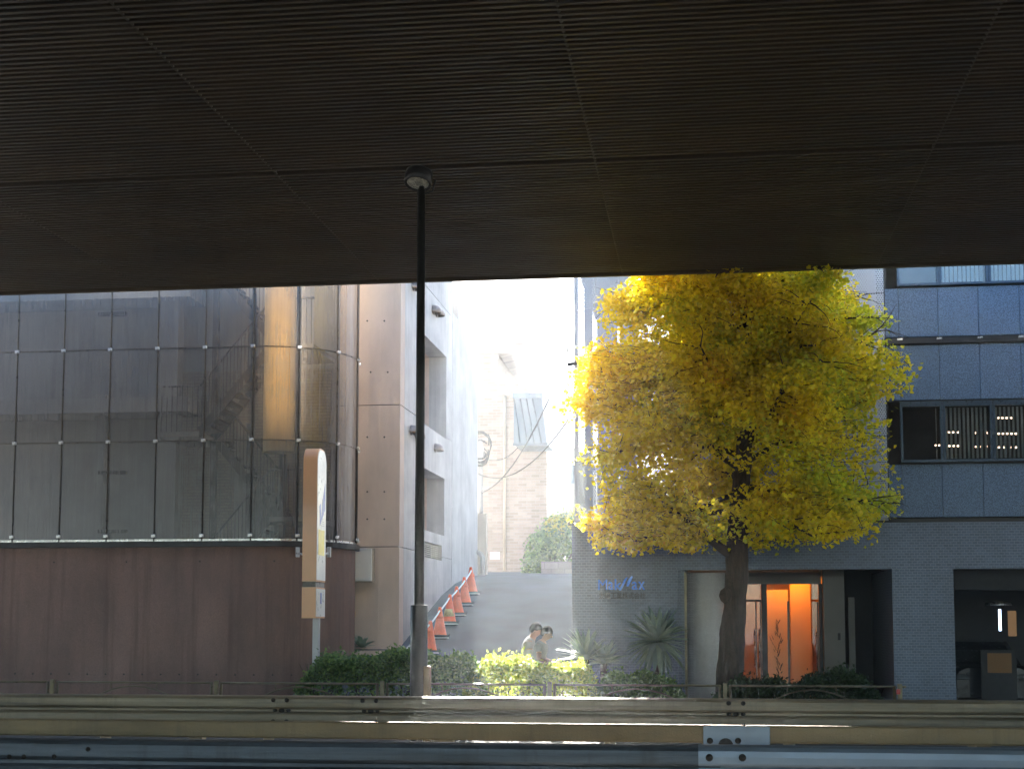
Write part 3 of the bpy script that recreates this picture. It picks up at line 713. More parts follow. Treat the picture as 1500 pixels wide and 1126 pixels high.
MB().box(XR+.302, XRE, YR+7.72, YR+8, 0, ZT).build('ground_back_wall', M['darkwall'], ob)
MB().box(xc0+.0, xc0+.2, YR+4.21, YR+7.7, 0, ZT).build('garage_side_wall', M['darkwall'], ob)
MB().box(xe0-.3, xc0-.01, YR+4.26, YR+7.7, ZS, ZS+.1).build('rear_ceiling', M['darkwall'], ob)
# dark car parked in the garage
def car(label, x, y):
    cr = thing('parked_car', label, 'car', (x, y, .02))
    body = [(-.85,.28),(-.85,.72),(-.80,.86),(-.62,.95),(.62,.95),(.80,.86),(.85,.72),(.85,.28)]
    mb = MB(); st_ = [(-2.1,.86,.9),(-1.95,.97,.98),(-.9,1,1.0),(1.0,1,1.0),(1.9,.97,1.0),(2.1,.88,.93)]; b = len(mb.v); k = len(body)
    for yy_, sx, sz in st_: mb.v += [(x+px_*sx, y+yy_, .02+.28+(pz-.28)*sz) for px_, pz in body]
    for i in range(len(st_)-1):
        for j in range(k): mb.f.append((b+i*k+j, b+i*k+(j+1)%k, b+(i+1)*k+(j+1)%k, b+(i+1)*k+j)); mb.sm.append(True)
    mb.f.append(tuple(range(b, b+k))[::-1]); mb.f.append(tuple(range(b+(len(st_)-1)*k, b+len(st_)*k))); mb.sm += [False, False]
    mb.build('body', M['carpaint'], cr)
    mb = MB(); b = 0
    for yy_, w, z in ((-1.1,.74,.96),(-.45,.60,1.42),(.9,.60,1.45),(1.8,.72,.97)): mb.v += [(x-w,y+yy_,z),(x+w,y+yy_,z)]
    mb.v += [(x-.76,y-1.1,.93),(x+.76,y-1.1,.93),(x-.76,y+1.8,.93),(x+.76,y+1.8,.93)]
    for f in ((0,1,3,2),(2,3,5,4),(4,5,7,6),(0,2,4,6,10,8),(1,9,11,7,5,3)): mb.f.append(f); mb.sm.append(False)
    mb.build('cabin', M['carpaint'], cr)
    mb = MB(); mb.face([(x-.66,y-1.06,1.01),(x+.66,y-1.06,1.01),(x+.55,y-.52,1.385),(x-.55,y-.52,1.385)]); mb.v = [(a, b_-.012, c_+.01) for a, b_, c_ in mb.v]
    mb.build('windscreen', M['glass'], cr)
    for sx in (-1, 1):
        for yy_ in (-1.3, 1.3):
            w = MB().tube([(x+sx*.86,y+yy_,.33),(x+sx*.64,y+yy_,.33)], .31, 16).build('wheel', M['rubber'], cr)
            MB().tube([(x+sx*.875,y+yy_,.33),(x+sx*.861,y+yy_,.33)], .19, 12).build('rim', M['steel'], w)
        MB().cbox(x+sx*.6-.14, x+sx*.6+.14, y-2.13, y-2.0, .66, .78, .02).build('headlight', M['glass'], cr)
    MB().box(x-.17, x+.17, y-2.14, y-2.1, .42, .55).build('number_plate', M['signgrey'], cr)
car('dark car parked in the unlit garage at the right edge', P(1425, 950, YR+4.6).x, YR+4.4)

# upper storeys: granite panels and windows
XG = P(1298, 600, YR-.02).x
YP = YR-.05
cols = [XG+.012] + [P(px, 540, YP).x for px in (1318, 1376, 1435.5, 1496)]
while cols[-1] < XRE-1: cols.append(cols[-1] + (cols[-1]-cols[-2]))
def zr(py): return P(1400, py, YP).z
ZO = 13.5
zrow = [(zr(757), zr(679)), (zr(585), zr(504)), (zr(492), zr(420)), (zr(420)+ (zr(585)-zr(679)) , ZO)]
for (z0, z1) in zrow:
    for a, b in zip(cols[:-1], cols[1:]):
        MB().cbox(a+.004, b-.004, YP, YP+.05, z0+.004, z1-.004, .004).build('granite_panel', M['granite'], ob)
MB().box(XG+.02, XRE, YP+.052, YR+.30, zrow[0][0], zr(678)).build('spandrel', M['darksteel'], ob)
MB().box(XG+.02, XRE, YP+.052, YR+.30, zr(587), zr(419)).build('spandrel', M['darksteel'], ob)
MB().box(XG+.02, XRE, YP+.052, YR+.30, zrow[3][0], ZO).build('spandrel', M['darksteel'], ob)
MB().cbox(XG, XRE, YP-.07, YP+.03, zr(503), zr(493.5), .01).build('drip_rail', M['darksteel'], ob)
br = MB().box(-.05, .05, -.04, .0, -.02, .015).mesh('rail_bracket', M['steel'])
for x in cols[1:8]: shared('rail_bracket', br, ob, (x, YP-.07, zr(496)))
wx = [cols[1]-.02, P(1381, 630, YP).x, P(1454, 630, YP).x]
while wx[-1] < XRE-1.1: wx.append(wx[-1] + (wx[-1]-wx[-2] if len(wx) > 3 else 1.0))
def window_row(z0, z1, depth, blinds):
    for i, (a, b) in enumerate(zip(wx[:-1], wx[1:])):
        mb = MB(); wall_holes(mb, 'x', a+.003, b-.003, z0+.003, z1-.003, YP-.03, YP+.06, [(a+.05, b-.05, z0+.06, z1-.10)]); w = mb.build('window', M['frame'], ob)
        MB().box(a+.051, b-.051, YP+.01, YP+.018, z0+.061, z1-.101).build('pane', M['glass'], w)
        MB().box(a+.003, b-.003, YP-.075, YP-.031, z0+.004, z0+.035).build('sill', M['frame'], w)
        if i in blinds and i < 4:
            lo, hi, op = blinds[i]; n = int((b-a-.12)/.075)
            bm = MB().box(-.030, .030, -.002, .002, 0, z1-z0-.2).mesh('blind_slat', M['blind'])
            for k in range(n):
                t = (k+.5)/n
                if lo <= t <= hi: shared('blind_slat', bm, ob, (a+.06+(b-a-.12)*t, YP+.16, z0+.09), (0,0,R(op)))
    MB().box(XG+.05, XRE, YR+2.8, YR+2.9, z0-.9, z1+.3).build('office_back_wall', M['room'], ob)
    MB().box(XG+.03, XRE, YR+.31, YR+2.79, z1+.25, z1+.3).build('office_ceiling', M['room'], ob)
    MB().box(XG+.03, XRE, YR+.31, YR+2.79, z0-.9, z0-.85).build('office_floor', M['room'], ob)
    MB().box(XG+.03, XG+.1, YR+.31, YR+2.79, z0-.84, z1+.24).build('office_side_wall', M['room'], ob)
zw0, zw1 = zr(677), zr(587)
window_row(zw0, zw1, 3, {0:(.86,1,70), 1:(.0,1,38), 2:(0,1,40), 3:(0,1,30)})
zv0 = zr(418); window_row(zv0, zv0+(zw1-zw0), 3, {1:(0,1,8), 2:(0,1,12), 3:(0,1,10)})
dt = MB().box(-.018, .018, -.01, .01, -.014, .014).mesh('desk_light', M['dot_l'])
for (pa, pb_, n, py) in ((1388,1404,5,633),(1388,1404,6,653),(1430,1445,3,634),(1430,1445,3,654),(1463,1482,6,612),(1463,1488,5,635),(1463,1488,4,655),(1371,1376,2,652)):
    for k in range(n):
        c = P(pa+(pb_-pa)*k/max(1,n-1), py, YP+.62); shared('desk_light', dt, ob, (c.x, YP+.62, c.z))
# perforated screen: front run and the splayed left end
XS0 = P(935, 600, YR-.12).x; YS = YR-.10
ZE = 9.3
rows_s = [ZT+.08] + [P(1200, py, YS).z for py in (640, 500, 432)]; rows_s += [rows_s[-1]+1.2, ZE]
nb = 4; wS = (XG-XS0)/nb
for i in range(nb):
    for j in range(len(rows_s)-1):
        me = MB(); me.face([(.006,0,.006),(wS-.006,0,.006),(wS-.006,0,rows_s[j+1]-rows_s[j]-.006),(.006,0,rows_s[j+1]-rows_s[j]-.006)])
        shared('screen_panel', me.mesh('screen_panel', M['perf']), ob, (XS0+i*wS, YS, rows_s[j]))
ang = R(33); LS = (XS0 - P(845, 600, YR+1.0).x)/math.cos(ang)
for i in range(3):
    w3 = LS/3
    for j in range(len(rows_s)-1):
        me = MB(); me.face([(-w3+.006,0,.006),(-.006,0,.006),(-.006,0,rows_s[j+1]-rows_s[j]-.006),(-w3+.006,0,rows_s[j+1]-rows_s[j]-.006)])
        shared('screen_panel', me.mesh('screen_panel', M['perf']), ob, (XS0-i*w3*math.cos(ang), YS+i*w3*math.sin(ang), rows_s[j]), (0,0,-ang))
for i in range(nb+1):
    MB().box(XS0+i*wS-.014, XS0+i*wS+.014, YS+.01, YS+.06, ZT+.08, ZE).build('screen_post', M['darksteel'], ob)
for z in rows_s[1:]:
    MB().box(XS0, XG, YS+.008, YS+.05, z-.012, z+.012).build('screen_rail', M['darksteel'], ob)
xl_, yl_ = XS0-LS*math.cos(ang), YS+LS*math.sin(ang)
zf = P(880, 524, YS+.6).z
for z, th in ((zf, .16), (ZT+.16, .12), (ZE-.02, .16)):
    MB().prism([(XS0+.0, YS+.07), (xl_+.03, yl_+.07), (xl_+.03, YR+6), (XS0, YR+6)], 'z', z-th, z).build('floor_slab', M['slab'], ob)
    MB().box(XS0+.003, XG, YS+.08, YR+1.2, z-th, z).build('floor_slab', M['slab'], ob)
    mb = MB(); mb.tube([(XS0+.02, YS-.05, z-.08), (xl_-.15, yl_-.03, z-.08)], .04, 6); mb.build('splay_rail', M['darksteel'], ob)
for pa, pb_ in ((841,847), (856.5,868), (875,905), (908,932)):
    xa_, xb2 = P(pa, 600, YR+1.45).x, P(pb_, 600, YR+1.45).x
    MB().box(xa_, xb2, YR+1.45, YR+1.6, ZT+.17, ZE-.19).build('balcony_column', M['whitecol'], ob)
MB().box(XS0+.75, XG+.0, YR+1.25, YR+11, ZT+.08, ZE).build('rear_block', M['whitecol'], ob)
for k in range(9):
    x = XS0+.8 + k*(XG-XS0-.9)/9
    MB().box(x, x+.35, YR+1.18, YR+1.248, ZT+.3, ZE).build('wall_fin', M['slab'], ob)
MB().box(XG+.101, XRE, YR+2.91, YR+11, ZT, ZO).build('main_block', M['whitecol'], ob)
MB().box(XG-.0, XG+.019, YP, YR+2.9, ZT+.08, ZO).build('party_fin', M['darksteel'], ob)
# small mast and wire bracket at the screen's left end
c = P(830, 508, 30.2); cE = P(846, 508, 30.2)
a = thing('cable_bracket', 'small steel cable bracket sticking out of the screen\'s left end', 'bracket', cE)
MB().box(c.x, cE.x+.05, 30.18, 30.22, c.z-.03, c.z+.01).build('arm', M['steel'], a)
MB().tube([(c.x+.02,30.2,c.z),(c.x+.02,30.2,c.z-.12)], .03, 8).build('insulator', M['white'], a)

# company lettering on the tiles
def text_mesh(body, name, mat, parent, x, z, width, height, y, ext=.02, bold=0.0):
    cu = bpy.data.curves.new(name, 'FONT'); cu.body = body; cu.extrude = .02; cu.offset = bold; cu.resolution_u = 4
    t = bpy.data.objects.new('tmp', cu); COL.objects.link(t)
    dg = bpy.context.evaluated_depsgraph_get(); me = bpy.data.meshes.new_from_object(t.evaluated_get(dg)); bpy.data.objects.remove(t); bpy.data.curves.remove(cu)
    n = len(me.vertices); co = np.zeros(n*3); me.vertices.foreach_get('co', co); co = co.reshape(-1,3)
    mn, mx = co.min(0), co.max(0); s = np.array([width/(mx[0]-mn[0]), height/(mx[1]-mn[1]), 1])
    q = (co-mn)*s; d = co[:,2]; o = np.array(ORG[parent.name])
    w = np.stack([x+q[:,0], y - np.where(d > 0, ext, 0), z+q[:,1]], 1) - o
    me.vertices.foreach_set('co', w.reshape(-1)); me.update(); me.materials.clear(); me.materials.append(mat); me.name = name
    t = bpy.data.objects.new(name, me); link(t, parent); ORG[t.name] = tuple(o); return t
ly = YR-.012
def LX(px): return P(px, 862, ly).x
def LZ(py): return P(905, py, ly).z
sg = thing('wall_lettering', 'blue and dark raised company lettering on the grey tiled wall', 'sign', (LX(877), ly, LZ(878)))
for ch, a, b, t, bt in (('M',876.5,889.5,848.5,863.5), ('a',891,898.5,851.5,863.5), ('k',900.5,911,848,863.5), ('a',925.5,934,851.5,863.5), ('x',935,945,851.5,863.5)):
    text_mesh(ch, 'letter', M['letterblue'], sg, LX(a), LZ(bt), LX(b)-LX(a), LZ(t)-LZ(bt), ly, .035, 0.0 if ch == 'M' else .012)
for pts in ([(906.5,864),(910,864.5),(914,857),(918,848),(920,845.5),(917.5,845.5),(914.5,848.5),(910.5,857)], [(917.5,858.5),(921,858.5),(924.5,851),(927.5,844),(925,843.5),(922.5,846),(919.5,851)]):
    MB().prism([(LX(a), LZ(b)) for a, b in pts], 'y', ly-.035, ly).build('letter', M['letterblue'], sg)
text_mesh('太陽工業株式会社', 'letter', M['letterdark'], sg, LX(877.5), LZ(877), LX(945.5)-LX(877.5), LZ(867)-LZ(877), ly, .03, .0)

# ================================================================== far end of the alley
YQ = 50.0
bb = thing('brick_building', 'hazy beige brick house with roofed balcony at the end of the alley', 'building', (P(740,835,YQ).x, YQ, 3.5))
q = lambda px, py, Y=YQ: P(px, py, Y)
xq0, xq1, xq2 = q(660,700).x, q(728,700).x, q(801,700).x
zp, ztop, zband = q(740,563).z, q(740,501).z, q(740,580).z
MB().box(xq0, xq2, YQ, YQ+7, 3.0, zband-.001).build('lower_wall', M['beigebrick'], bb)
MB().box(xq0, q(775,560).x, YQ-.03, YQ+.2, zband, zp).build('balcony_parapet', M['beigebrick'], bb)
MB().box(xq0, q(775,560).x, YQ+.201, YQ+6, zband, zband+.1).build('balcony_floor', M['slab'], bb)
MB().box(xq0, xq1, YQ+.22, YQ+6, zband+.101, ztop-.42).build('upper_wall', M['beigebrick'], bb)
MB().box(xq0, q(775.5,510).x, YQ-.04, YQ+6.2, ztop-.42, ztop).build('roof', M['beigebrick'], bb)
for px, Y in ((765,YQ+.1),(740,YQ+3.2),(733,YQ+5.0)):
    x = q(px,545,Y).x; MB().box(x-.07, x+.07, Y, Y+.14, zband, ztop-.421).build('post', M['palewall'], bb)
MB().tube([(q(739.5,700).x, YQ-.08, 3.6), (q(739.5,700).x, YQ-.08, zband)], .055, 8).build('downpipe', M['palewall'], bb)
for py in (683, 782): MB().box(xq0, xq2+.02, YQ-.025, YQ-.002, q(740,py).z-.12, q(740,py).z+.1).build('string_course', M['beigebrick'], bb)
c0, c1 = q(718,808), q(732,819); MB().box(c0.x, c1.x, YQ-.04, YQ-.003, c1.z, c0.z).build('notice', M['signwhite'], bb)
# sloping metal-clad bay
mc = thing('metal_clad_bay', 'grey-blue standing-seam metal bay jutting in front of the brick house', 'building', (q(752,650).x, YQ-2, 6))
YM = YQ-2.2; z0, z1 = q(780,650,YM).z, q(780,577,YM).z
xa, xb_, xt = q(752.5,650,YM).x, q(801,650,YM).x, q(793,580,YM).x
mb = MB(); xw = [xa + (xb_-xa)*i/4 for i in range(5)]; xs_ = [xa-.18*0 + (xt-xa)*i/4 - (.0 if i == 0 else .0) for i in range(5)]
mb.prism([(xa,z0),(xb_,z0),(xt,z1),(xa,z1)], 'y', YM, YQ-.05); mb.build('cladding', M['cladding'], mc)
for i in range(5):
    t0 = .12+i*.22
    p0 = Vector((xa+(xb_-xa)*min(1,t0+.07), YM-.015, z0)); p1 = Vector((xa+(xt-xa)*max(0,t0-.10), YM-.015, z1-.15))
    if i < 4: MB().tube([p0, p1], .022, 5).build('seam', M['frame'], mc)
MB().box(xa-.03, xt+.05, YM-.05, YM+.06, z1-.14, z1+.04).build('cap_flashing', M['cladding'], mc)
MB().box(xa-.02, xb_+.03, YM-.04, YM-.002, z0-.05, z0+.03).build('foot_flashing', M['frame'], mc)
# blue sided house and beige gabled house to the right
YH = 56.0
bh = thing('sided_house', 'pale blue sided house with a tall window right of the brick house', 'house', (q(810,700,YH).x, YH, 3.5))
x0, x1 = q(798,700,YH).x, q(816,700,YH).x
MB().box(x0-2, x1, YH, YH+6, 3, q(805,588,YH).z).build('wall', M['siding'], bh)
zs0, zs1 = q(805,645,YH).z, q(805,588,YH).z
for i in range(12): MB().box(x0-2, x1+.01, YH-.03, YH-.004, zs0+(zs1-zs0)*i/12+.01, zs0+(zs1-zs0)*(i+.8)/12).build('siding_board', M['siding'], bh)
MB().box(x0-.1, x1+.05, YH-.06, YH-.004, q(805,732,YH).z, q(805,672,YH).z).build('window', M['frame'], bh)
for i in range(7): MB().box(x0-.05, x1, YH-.09, YH-.062, q(805,730-8*i,YH).z, q(805,730-8*i-5,YH).z).build('shutter_slat', M['siding'], bh)
MB().box(x0-.12, x1+.08, YH-.12, YH-.0, q(805,641,YH).z-.05, q(805,641,YH).z+.05).build('sill', M['white'], bh)
MB().box(x0-.12, x1+.08, YH-.12, YH-.0, q(805,731,YH).z-.06, q(805,731,YH).z+.04).build('sill', M['white'], bh)
YJ = 66.0
gh = thing('gabled_house', 'small cream gabled house furthest back between metal bay and screen', 'house', (q(830,700,YJ).x, YJ, 3.5))
x0, x1 = q(812,700,YJ).x, q(862,700,YJ).x
MB().prism([(x0,3),(x1,3),(x1,q(850,668,YJ).z),(q(820,645,YJ).x,q(820,645,YJ).z),(x0,q(815,648,YJ).z)], 'y', YJ, YJ+7).build('wall', M['beige'], gh)
MB().prism([(q(818,642,YJ).x,q(818,642,YJ).z),(q(852,668,YJ).x,q(852,668,YJ).z),(q(852,664,YJ).x,q(852,664,YJ).z),(q(818,638,YJ).x,q(818,638,YJ).z)], 'y', YJ-.3, YJ+7.2).build('roof', M['paleroof'], gh)
c0, c1 = q(833,676,YJ), q(842,708,YJ); w = MB().box(c0.x, c1.x, YJ-.05, YJ-.003, c1.z, c0.z).build('window', M['frame'], gh)
MB().box(c0.x+.1, c1.x-.1, YJ-.07, YJ-.052, c1.z+.1, c0.z-.1).build('pane', M['cladding'], w)
# utility pole and wires
YU = Y3+1.6; pc = P(703, 750, YU)
up = thing('utility_pole', 'thin grey utility pole tangled with cables behind the garden wall', 'utility pole', (pc.x, YU, 3))
MB().tube([(pc.x,YU,3.0),(pc.x,YU,P(703,642,YU).z)], [.10,.08], 10).build('pole', M['wood'], up)
for i in range(9):
    a0 = Vector((pc.x, YU-.1, P(703,648+random.random()*30,YU).z)); r = .15+.25*random.random(); pts = []
    for k in range(9):
        th = k/8*math.pi*1.6 + i; pts.append(a0 + Vector((r*math.cos(th)-r*.3 + .1, -.05*i*.3, r*1.1*math.sin(th))))
    MB().tube(pts, .016, 4).build('cable_loop', M['wire'], up)
MB().cbox(pc.x-.15, pc.x+.15, YU-.28, YU-.09, P(703,672,YU).z, P(703,655,YU).z, .02).build('terminal_box', M['wood'], up)
for px0, py0, Y0, px1, py1, Y1, sag, lab in ((704,721,YU,815,560,31,.5,'black wire rising steeply past the metal bay'), (704,668,YU,758,656,47,.25,'short wire sagging from the utility pole to the brick house'), (697,692,YU,842,600,34,.7,'lower black wire crossing the brick house towards the screen'),
                                        (831,512,30.2,809,580,45,.1,'thin pale wire dropping from the cable bracket')):
    a0, b0 = P(px0,py0,Y0), P(px1,py1,Y1)
    pts = [a0.lerp(b0, t/14) - Vector((0,0,sag*4*(t/14)*(1-t/14))) for t in range(15)]
    tag(MB().tube(pts, .014, 5).build('overhead_wire', M['wire']), lab, 'wire')

# ================================================================== guardrails in the middle of the road
WPROF = [(0,.35),(-.02,.347),(-.055,.335),(-.08,.31),(-.086,.27),(-.084,.225),(-.070,.208),(-.002,.188),(-.002,.164),(-.070,.146),(-.084,.128),(-.086,.075),(-.078,.038),(-.05,.015),(-.015,.003),(0,0)]
def wbeam(mb, x0, x1, y, z, k=1.0, t=.006):
    pr = [(y+a*k, z+b*k) for a, b in WPROF]; b = len(mb.v); n = len(pr)
    for x in (x0, x1): mb.v += [(x, p[0], p[1]) for p in pr] + [(x, p[0]+t, p[1]) for p in pr]
    for i in range(n-1):
        mb.f.append((b+i, b+i+1, b+2*n+i+1, b+2*n+i)); mb.f.append((b+n+i+1, b+n+i, b+3*n+i, b+3*n+i+1)); mb.sm += [False, False]
    for e in (0, 2*n):
        for i in range(n-1): mb.f.append((b+e+i, b+e+n+i, b+e+n+i+1, b+e+i+1)); mb.sm.append(False)
    mb.f.append((b, b+2*n, b+3*n, b+n)); mb.f.append((b+n-1, b+2*n-1, b+4*n-1, b+3*n-1)); mb.sm += [False, False]
    return mb
boltme = MB().lathe([(.026,0),(.026,.006),(.018,.010),(.016,.022),(.004,.026)], n=10).mesh('bolt', M['bolt'])
BR = (R(90), 0, 0)
Y1 = 16.7
z_b = P(750, 1020, Y1).z - .35
gr = thing('guardrail', 'far weathered steel guardrail across the road below the hedge', 'guardrail', (0, Y1, 0), 'road guardrails')
J = [P(-120,1040,Y1).x-4, P(-120,1040,Y1).x, P(395,1040,Y1).x, P(525,1040,Y1).x, P(1058,1040,Y1).x, P(1640,1040,Y1).x]
for i, (a, b) in enumerate(zip(J[:-1], J[1:])):
    mb = MB(); dy = -.008 if i % 2 else 0.0; wbeam(mb, a, b+(.10 if i % 2 else .0), Y1+dy, z_b, 1.0); mb.build('beam', M['galv'], gr)
for a in J[1:]:
    for dx in (.07, .17 + .06, ):
        for zz_, yy_ in ((.30,-.082), (.177,-.004), (.055,-.082)): shared('bolt', boltme, gr, (a+dx, Y1+yy_-.011, z_b+zz_), BR)
    shared('bolt', boltme, gr, (a+.15, Y1-.02, z_b+.175), BR, (1.3,1.3,1.3))
pst = MB().tube([(0,0,0),(0,0,.86)], .065, 12).mesh('post', M['galv'])
spc = MB().box(-.05, .05, .0, .10, -.07, .07).mesh('spacer', M['galv'])
for x in np.arange(J[0]+.3, J[-1], 2.0):
    shared('post', pst, gr, (x, Y1+.16, 0)); shared('spacer', spc, gr, (x, Y1+.002, z_b+.175))
# near double rail: an ochre flat beam behind, a blue-grey beam in front
Y2g = 11.15; zt2 = P(750, 1066, Y2g).z + .036
rb = thing('flat_rail', 'ochre weathered flat rail between the two steel guardrails', 'guardrail', (0, Y2g, 0), 'road guardrails')
js = [-9, P(-30,1075,Y2g).x, P(1091,1075,Y2g).x, 6.5]
for a, b in zip(js[:-1], js[1:]): MB().cbox(a+.003, b-.003, Y2g, Y2g+.09, zt2-.13, zt2, .012).build('beam', M['ochre'], rb)
pa, pb_ = P(1030,1080,Y2g).x, P(1128,1080,Y2g).x
pl = MB().cbox(pa, pb_, Y2g-.014, Y2g-.001, zt2-.16, zt2-.004, .004).build('splice_plate', M['galvw'], rb)
for px in (1040, 1081): shared('bolt', boltme, rb, (P(px,1080,Y2g).x, Y2g-.014, P(px,1084,Y2g).z), BR, (.9,.9,.9))
MB().tube([(P(1063,1088,Y2g).x, Y2g-.016, P(1063,1091,Y2g).z), (P(1063,1088,Y2g).x, Y2g-.021, P(1063,1091,Y2g).z)], .055, 18).build('slot', M['bolt'], pl)
for x in np.arange(-8, 6, 2.0): MB().box(x-.05, x+.05, Y2g+.092, Y2g+.19, 0, zt2-.02).build('post', M['galv'], rb)
Y3g = 10.4; zt3 = P(750, 1087, Y3g).z
nr = thing('guardrail', 'nearest blue-grey guardrail along the bottom edge, chipped and streaked', 'guardrail', (0, Y3g, 0), 'road guardrails')
xj = P(1023, 1100, Y3g).x
mb = MB(); wbeam(mb, -9, xj+.15, Y3g, zt3-.35, 1.0); mb.build('beam', M['galvn'], nr)
mb = MB(); wbeam(mb, xj, 7, Y3g-.012, zt3-.35+.004, 1.0); b2 = mb.build('beam', M['galvw'], nr); b2['label'] = 'cleaner pale blue newer beam section'
for px in (1039, 1087): shared('bolt', boltme, nr, (P(px,1107,Y3g).x, Y3g-.1, P(px,1107,Y3g).z), BR)
for px in (43, 22, 87, 136): shared('bolt', boltme, nr, (P(px,1105,Y3g).x, Y3g-.088, P(px, 1095 if px==136 else 1106, Y3g).z), BR, (.7,.7,.7))
for x in np.arange(-8, 6.5, 2.0): shared('post', pst, nr, (x, Y3g+.14, 0))

# ================================================================== black lamp post under the deck
YLp = 18.0; lx = P(615, 700, YLp).x
lp = thing('lamp_post', 'tall black lamp post with drum head reaching up under the deck', 'lamp post', (lx, YLp, 0))
zk = P(613, 886, YLp).z; zh = P(614, 278, YLp).z
MB().lathe([(.108,0),(.108,zk-.01),(.10,zk),(.066,zk+.004)], (lx,YLp,0), 20).build('lower_shaft', M['lampblk'], lp)
MB().lathe([(.062,zk),(.050,zh)], (lx,YLp,0), 18).build('upper_shaft', M['lampblk'], lp)
MB().cbox(lx+.075, lx+.155, YLp-.09, YLp+.02, 0, P(625,975,YLp).z, .01).build('cable_box', M['ochre'], lp)
hd = MB().lathe([(.02,.13),(.13,.125),(.17,.10),(.178,.05),(.178,-.075),(.165,-.08),(.16,-.06)], (0,0,0), 28)
hm = hd.mesh('lamp_head', M['lampblk']); hc = P(614, 263, YLp)
tilt = (R(-16), R(4), 0)
h = shared('lamp_head', hm, lp, (hc.x-.005, YLp-.02, hc.z), tilt); ORG[h.name] = (0,0,0)
lens = bpy.data.objects.new('lens', MB().lathe([(.155,-.045),(.13,-.07),(.06,-.085),(.01,-.088)], (0,0,0), 24).mesh('lens', M['reflector'])); link(lens, h)
MB().tube([(lx,YLp,zh-.25),(lx,YLp+.01,zh+.12)], .035, 10).build('head_stem', M['lampblk'], lp)
MB().tube([(lx+.03,YLp,zh-.06),(lx+.15,YLp-.02,zh-.03),(lx+.185,YLp-.02,hc.z-.02)], .014, 8).build('bracket', M['lampblk'], lp)

# ================================================================== pavement railing
YFn = 24.75; zrail = P(750, 1002, YFn).z
fx = [P(px, 1003, YFn).x for px in (-170, 77, 317, 560, 805, 1062, 1318)]
fn = thing('pavement_railing', 'low bronze pedestrian railing with arched braces along the far pavement', 'railing', (0, YFn, .15))
for i, (a, b) in enumerate(zip(fx[:-1], fx[1:])):
    MB().tube([(a+.09,YFn,zrail),(b-.09,YFn,zrail)], .018, 8).build('top_rail', M['fence'], fn)
    pts = [(a+.28 + (b-a-.56)*k/12, YFn, .16 + (zrail-.22)*(1-((k-6)/6)**2)) for k in range(13)]
    MB().tube(pts, .013, 6).build('arch', M['fence'], fn)
    for t in (.36, .64): 
        x = a + (b-a)*t; MB().tube([(x,YFn,zrail-.1),(x,YFn,zrail-.01)], .01, 6).build('strut', M['fence'], fn)
    for x in (a+.085, b-.085): MB().tube([(x,YFn,.15),(x,YFn,zrail+.012)], .026, 8).build('end_post', M['fence'], fn)
for x in fx:
    MB().cbox(x-.035, x+.035, YFn-.035, YFn+.035, .15, zrail+.045, .008).build('main_post', M['fence'], fn)
MB().cbox(fx[-1]-.06, fx[-1]+.0, YFn-.05, YFn-.036, zrail-.12, zrail-.04, .004).build('reflector', M['red'], fn)
MB().tube([(fx[-1],YFn,zrail),(fx[-1]+.1,YFn,zrail)], .018, 8).build('rail_end', M['fence'], fn)

# ================================================================== totem sign on its post
YSg = 27.2
ts = thing('totem_sign', 'tall round-topped orange totem sign with a white face beside the curved wall', 'sign', (P(464,900,YSg).x, YSg, .15))
def totem(py0, py1, rounded, nm):
    cl, cr_ = P(450, (py0+py1)/2, YSg), P(474, (py0+py1)/2, YSg); z1_, z0_ = P(462,py0,YSg).z, P(462,py1,YSg).z
    hw = .42; th = .30          # long side runs away from the camera, face turned right
    cx = (cl.x + cr_.x)/2 - .015
    return cx, z0_, z1_, hw, th
cx, z0, z1, hw, th = totem(658, 852, True, 'panel')
rotS = R(3)
def sgn(poly, x0, x1, name, mat, par=None):
    """outline in (depth, z) pushed along the sign's thickness, then the whole turned about its post"""
    mb = MB().prism(poly, 'x', x0, x1); c_, s_ = math.cos(rotS), math.sin(rotS)
    mb.v = [(cx + x*c_ - y*s_, YSg + x*s_ + y*c_, z) for x, y, z in mb.v]
    return mb.build(name, mat, par or ts)
def rtop(hw, z0, z1, r):
    pts = [(-hw, z0), (hw, z0), (hw, z1-r)]
    for k in range(1, 8): a = k/8*math.pi/2; pts.append((hw - r + r*math.cos(a), z1 - r + r*math.sin(a)))
    for k in range(0, 8): a = math.pi/2 + k/8*math.pi/2; pts.append((-hw + r + r*math.cos(a), z1 - r + r*math.sin(a)))
    pts.append((-hw, z1-r)); return pts
body = sgn(rtop(hw, z0, z1, .30), -.135, .128, 'panel', M['orange'])
sgn(rtop(hw-.03, z0+.03, z1-.03, .28), .1285, .138, 'face', M['signwhite'], body)
zA = lambda py: P(470, py, YSg).z
sgn([(-.02,zA(762)),(.28,zA(745)),(.28,zA(706)),(.05,zA(735))], .1385, .142, 'blue_mark', M['signblue'], body)
sgn([(-.22,zA(742)),(-.10,zA(738)),(-.02,zA(762)),(-.16,zA(770))], .1385, .142, 'blue_mark', M['signblue'], body)
sgn([(-.28,zA(813)),(.26,zA(813)),(.26,zA(776)),(-.28,zA(776))], .1385, .142, 'yellow_notice', M['signyellow'], body)
for k in range(3): sgn([(-.2,zA(764+3*k)),(.2,zA(764+3*k)),(.2,zA(763+3*k)),(-.2,zA(763+3*k))], .1385, .141, 'text_line', M['signgrey'], body)
zc0, zc1 = P(462,860,YSg).z, P(462,853,YSg).z
sgn([(-hw+.02,zc0),(hw-.02,zc0),(hw-.02,zc1),(-hw+.02,zc1)], -.125, .12, 'neck_band', M['mull'])
zc2 = P(462,905,YSg).z
low = sgn([(-hw,zc2),(hw,zc2),(hw,zc0-.002),(-hw,zc0-.002)], -.135, .128, 'lower_panel', M['orange'])
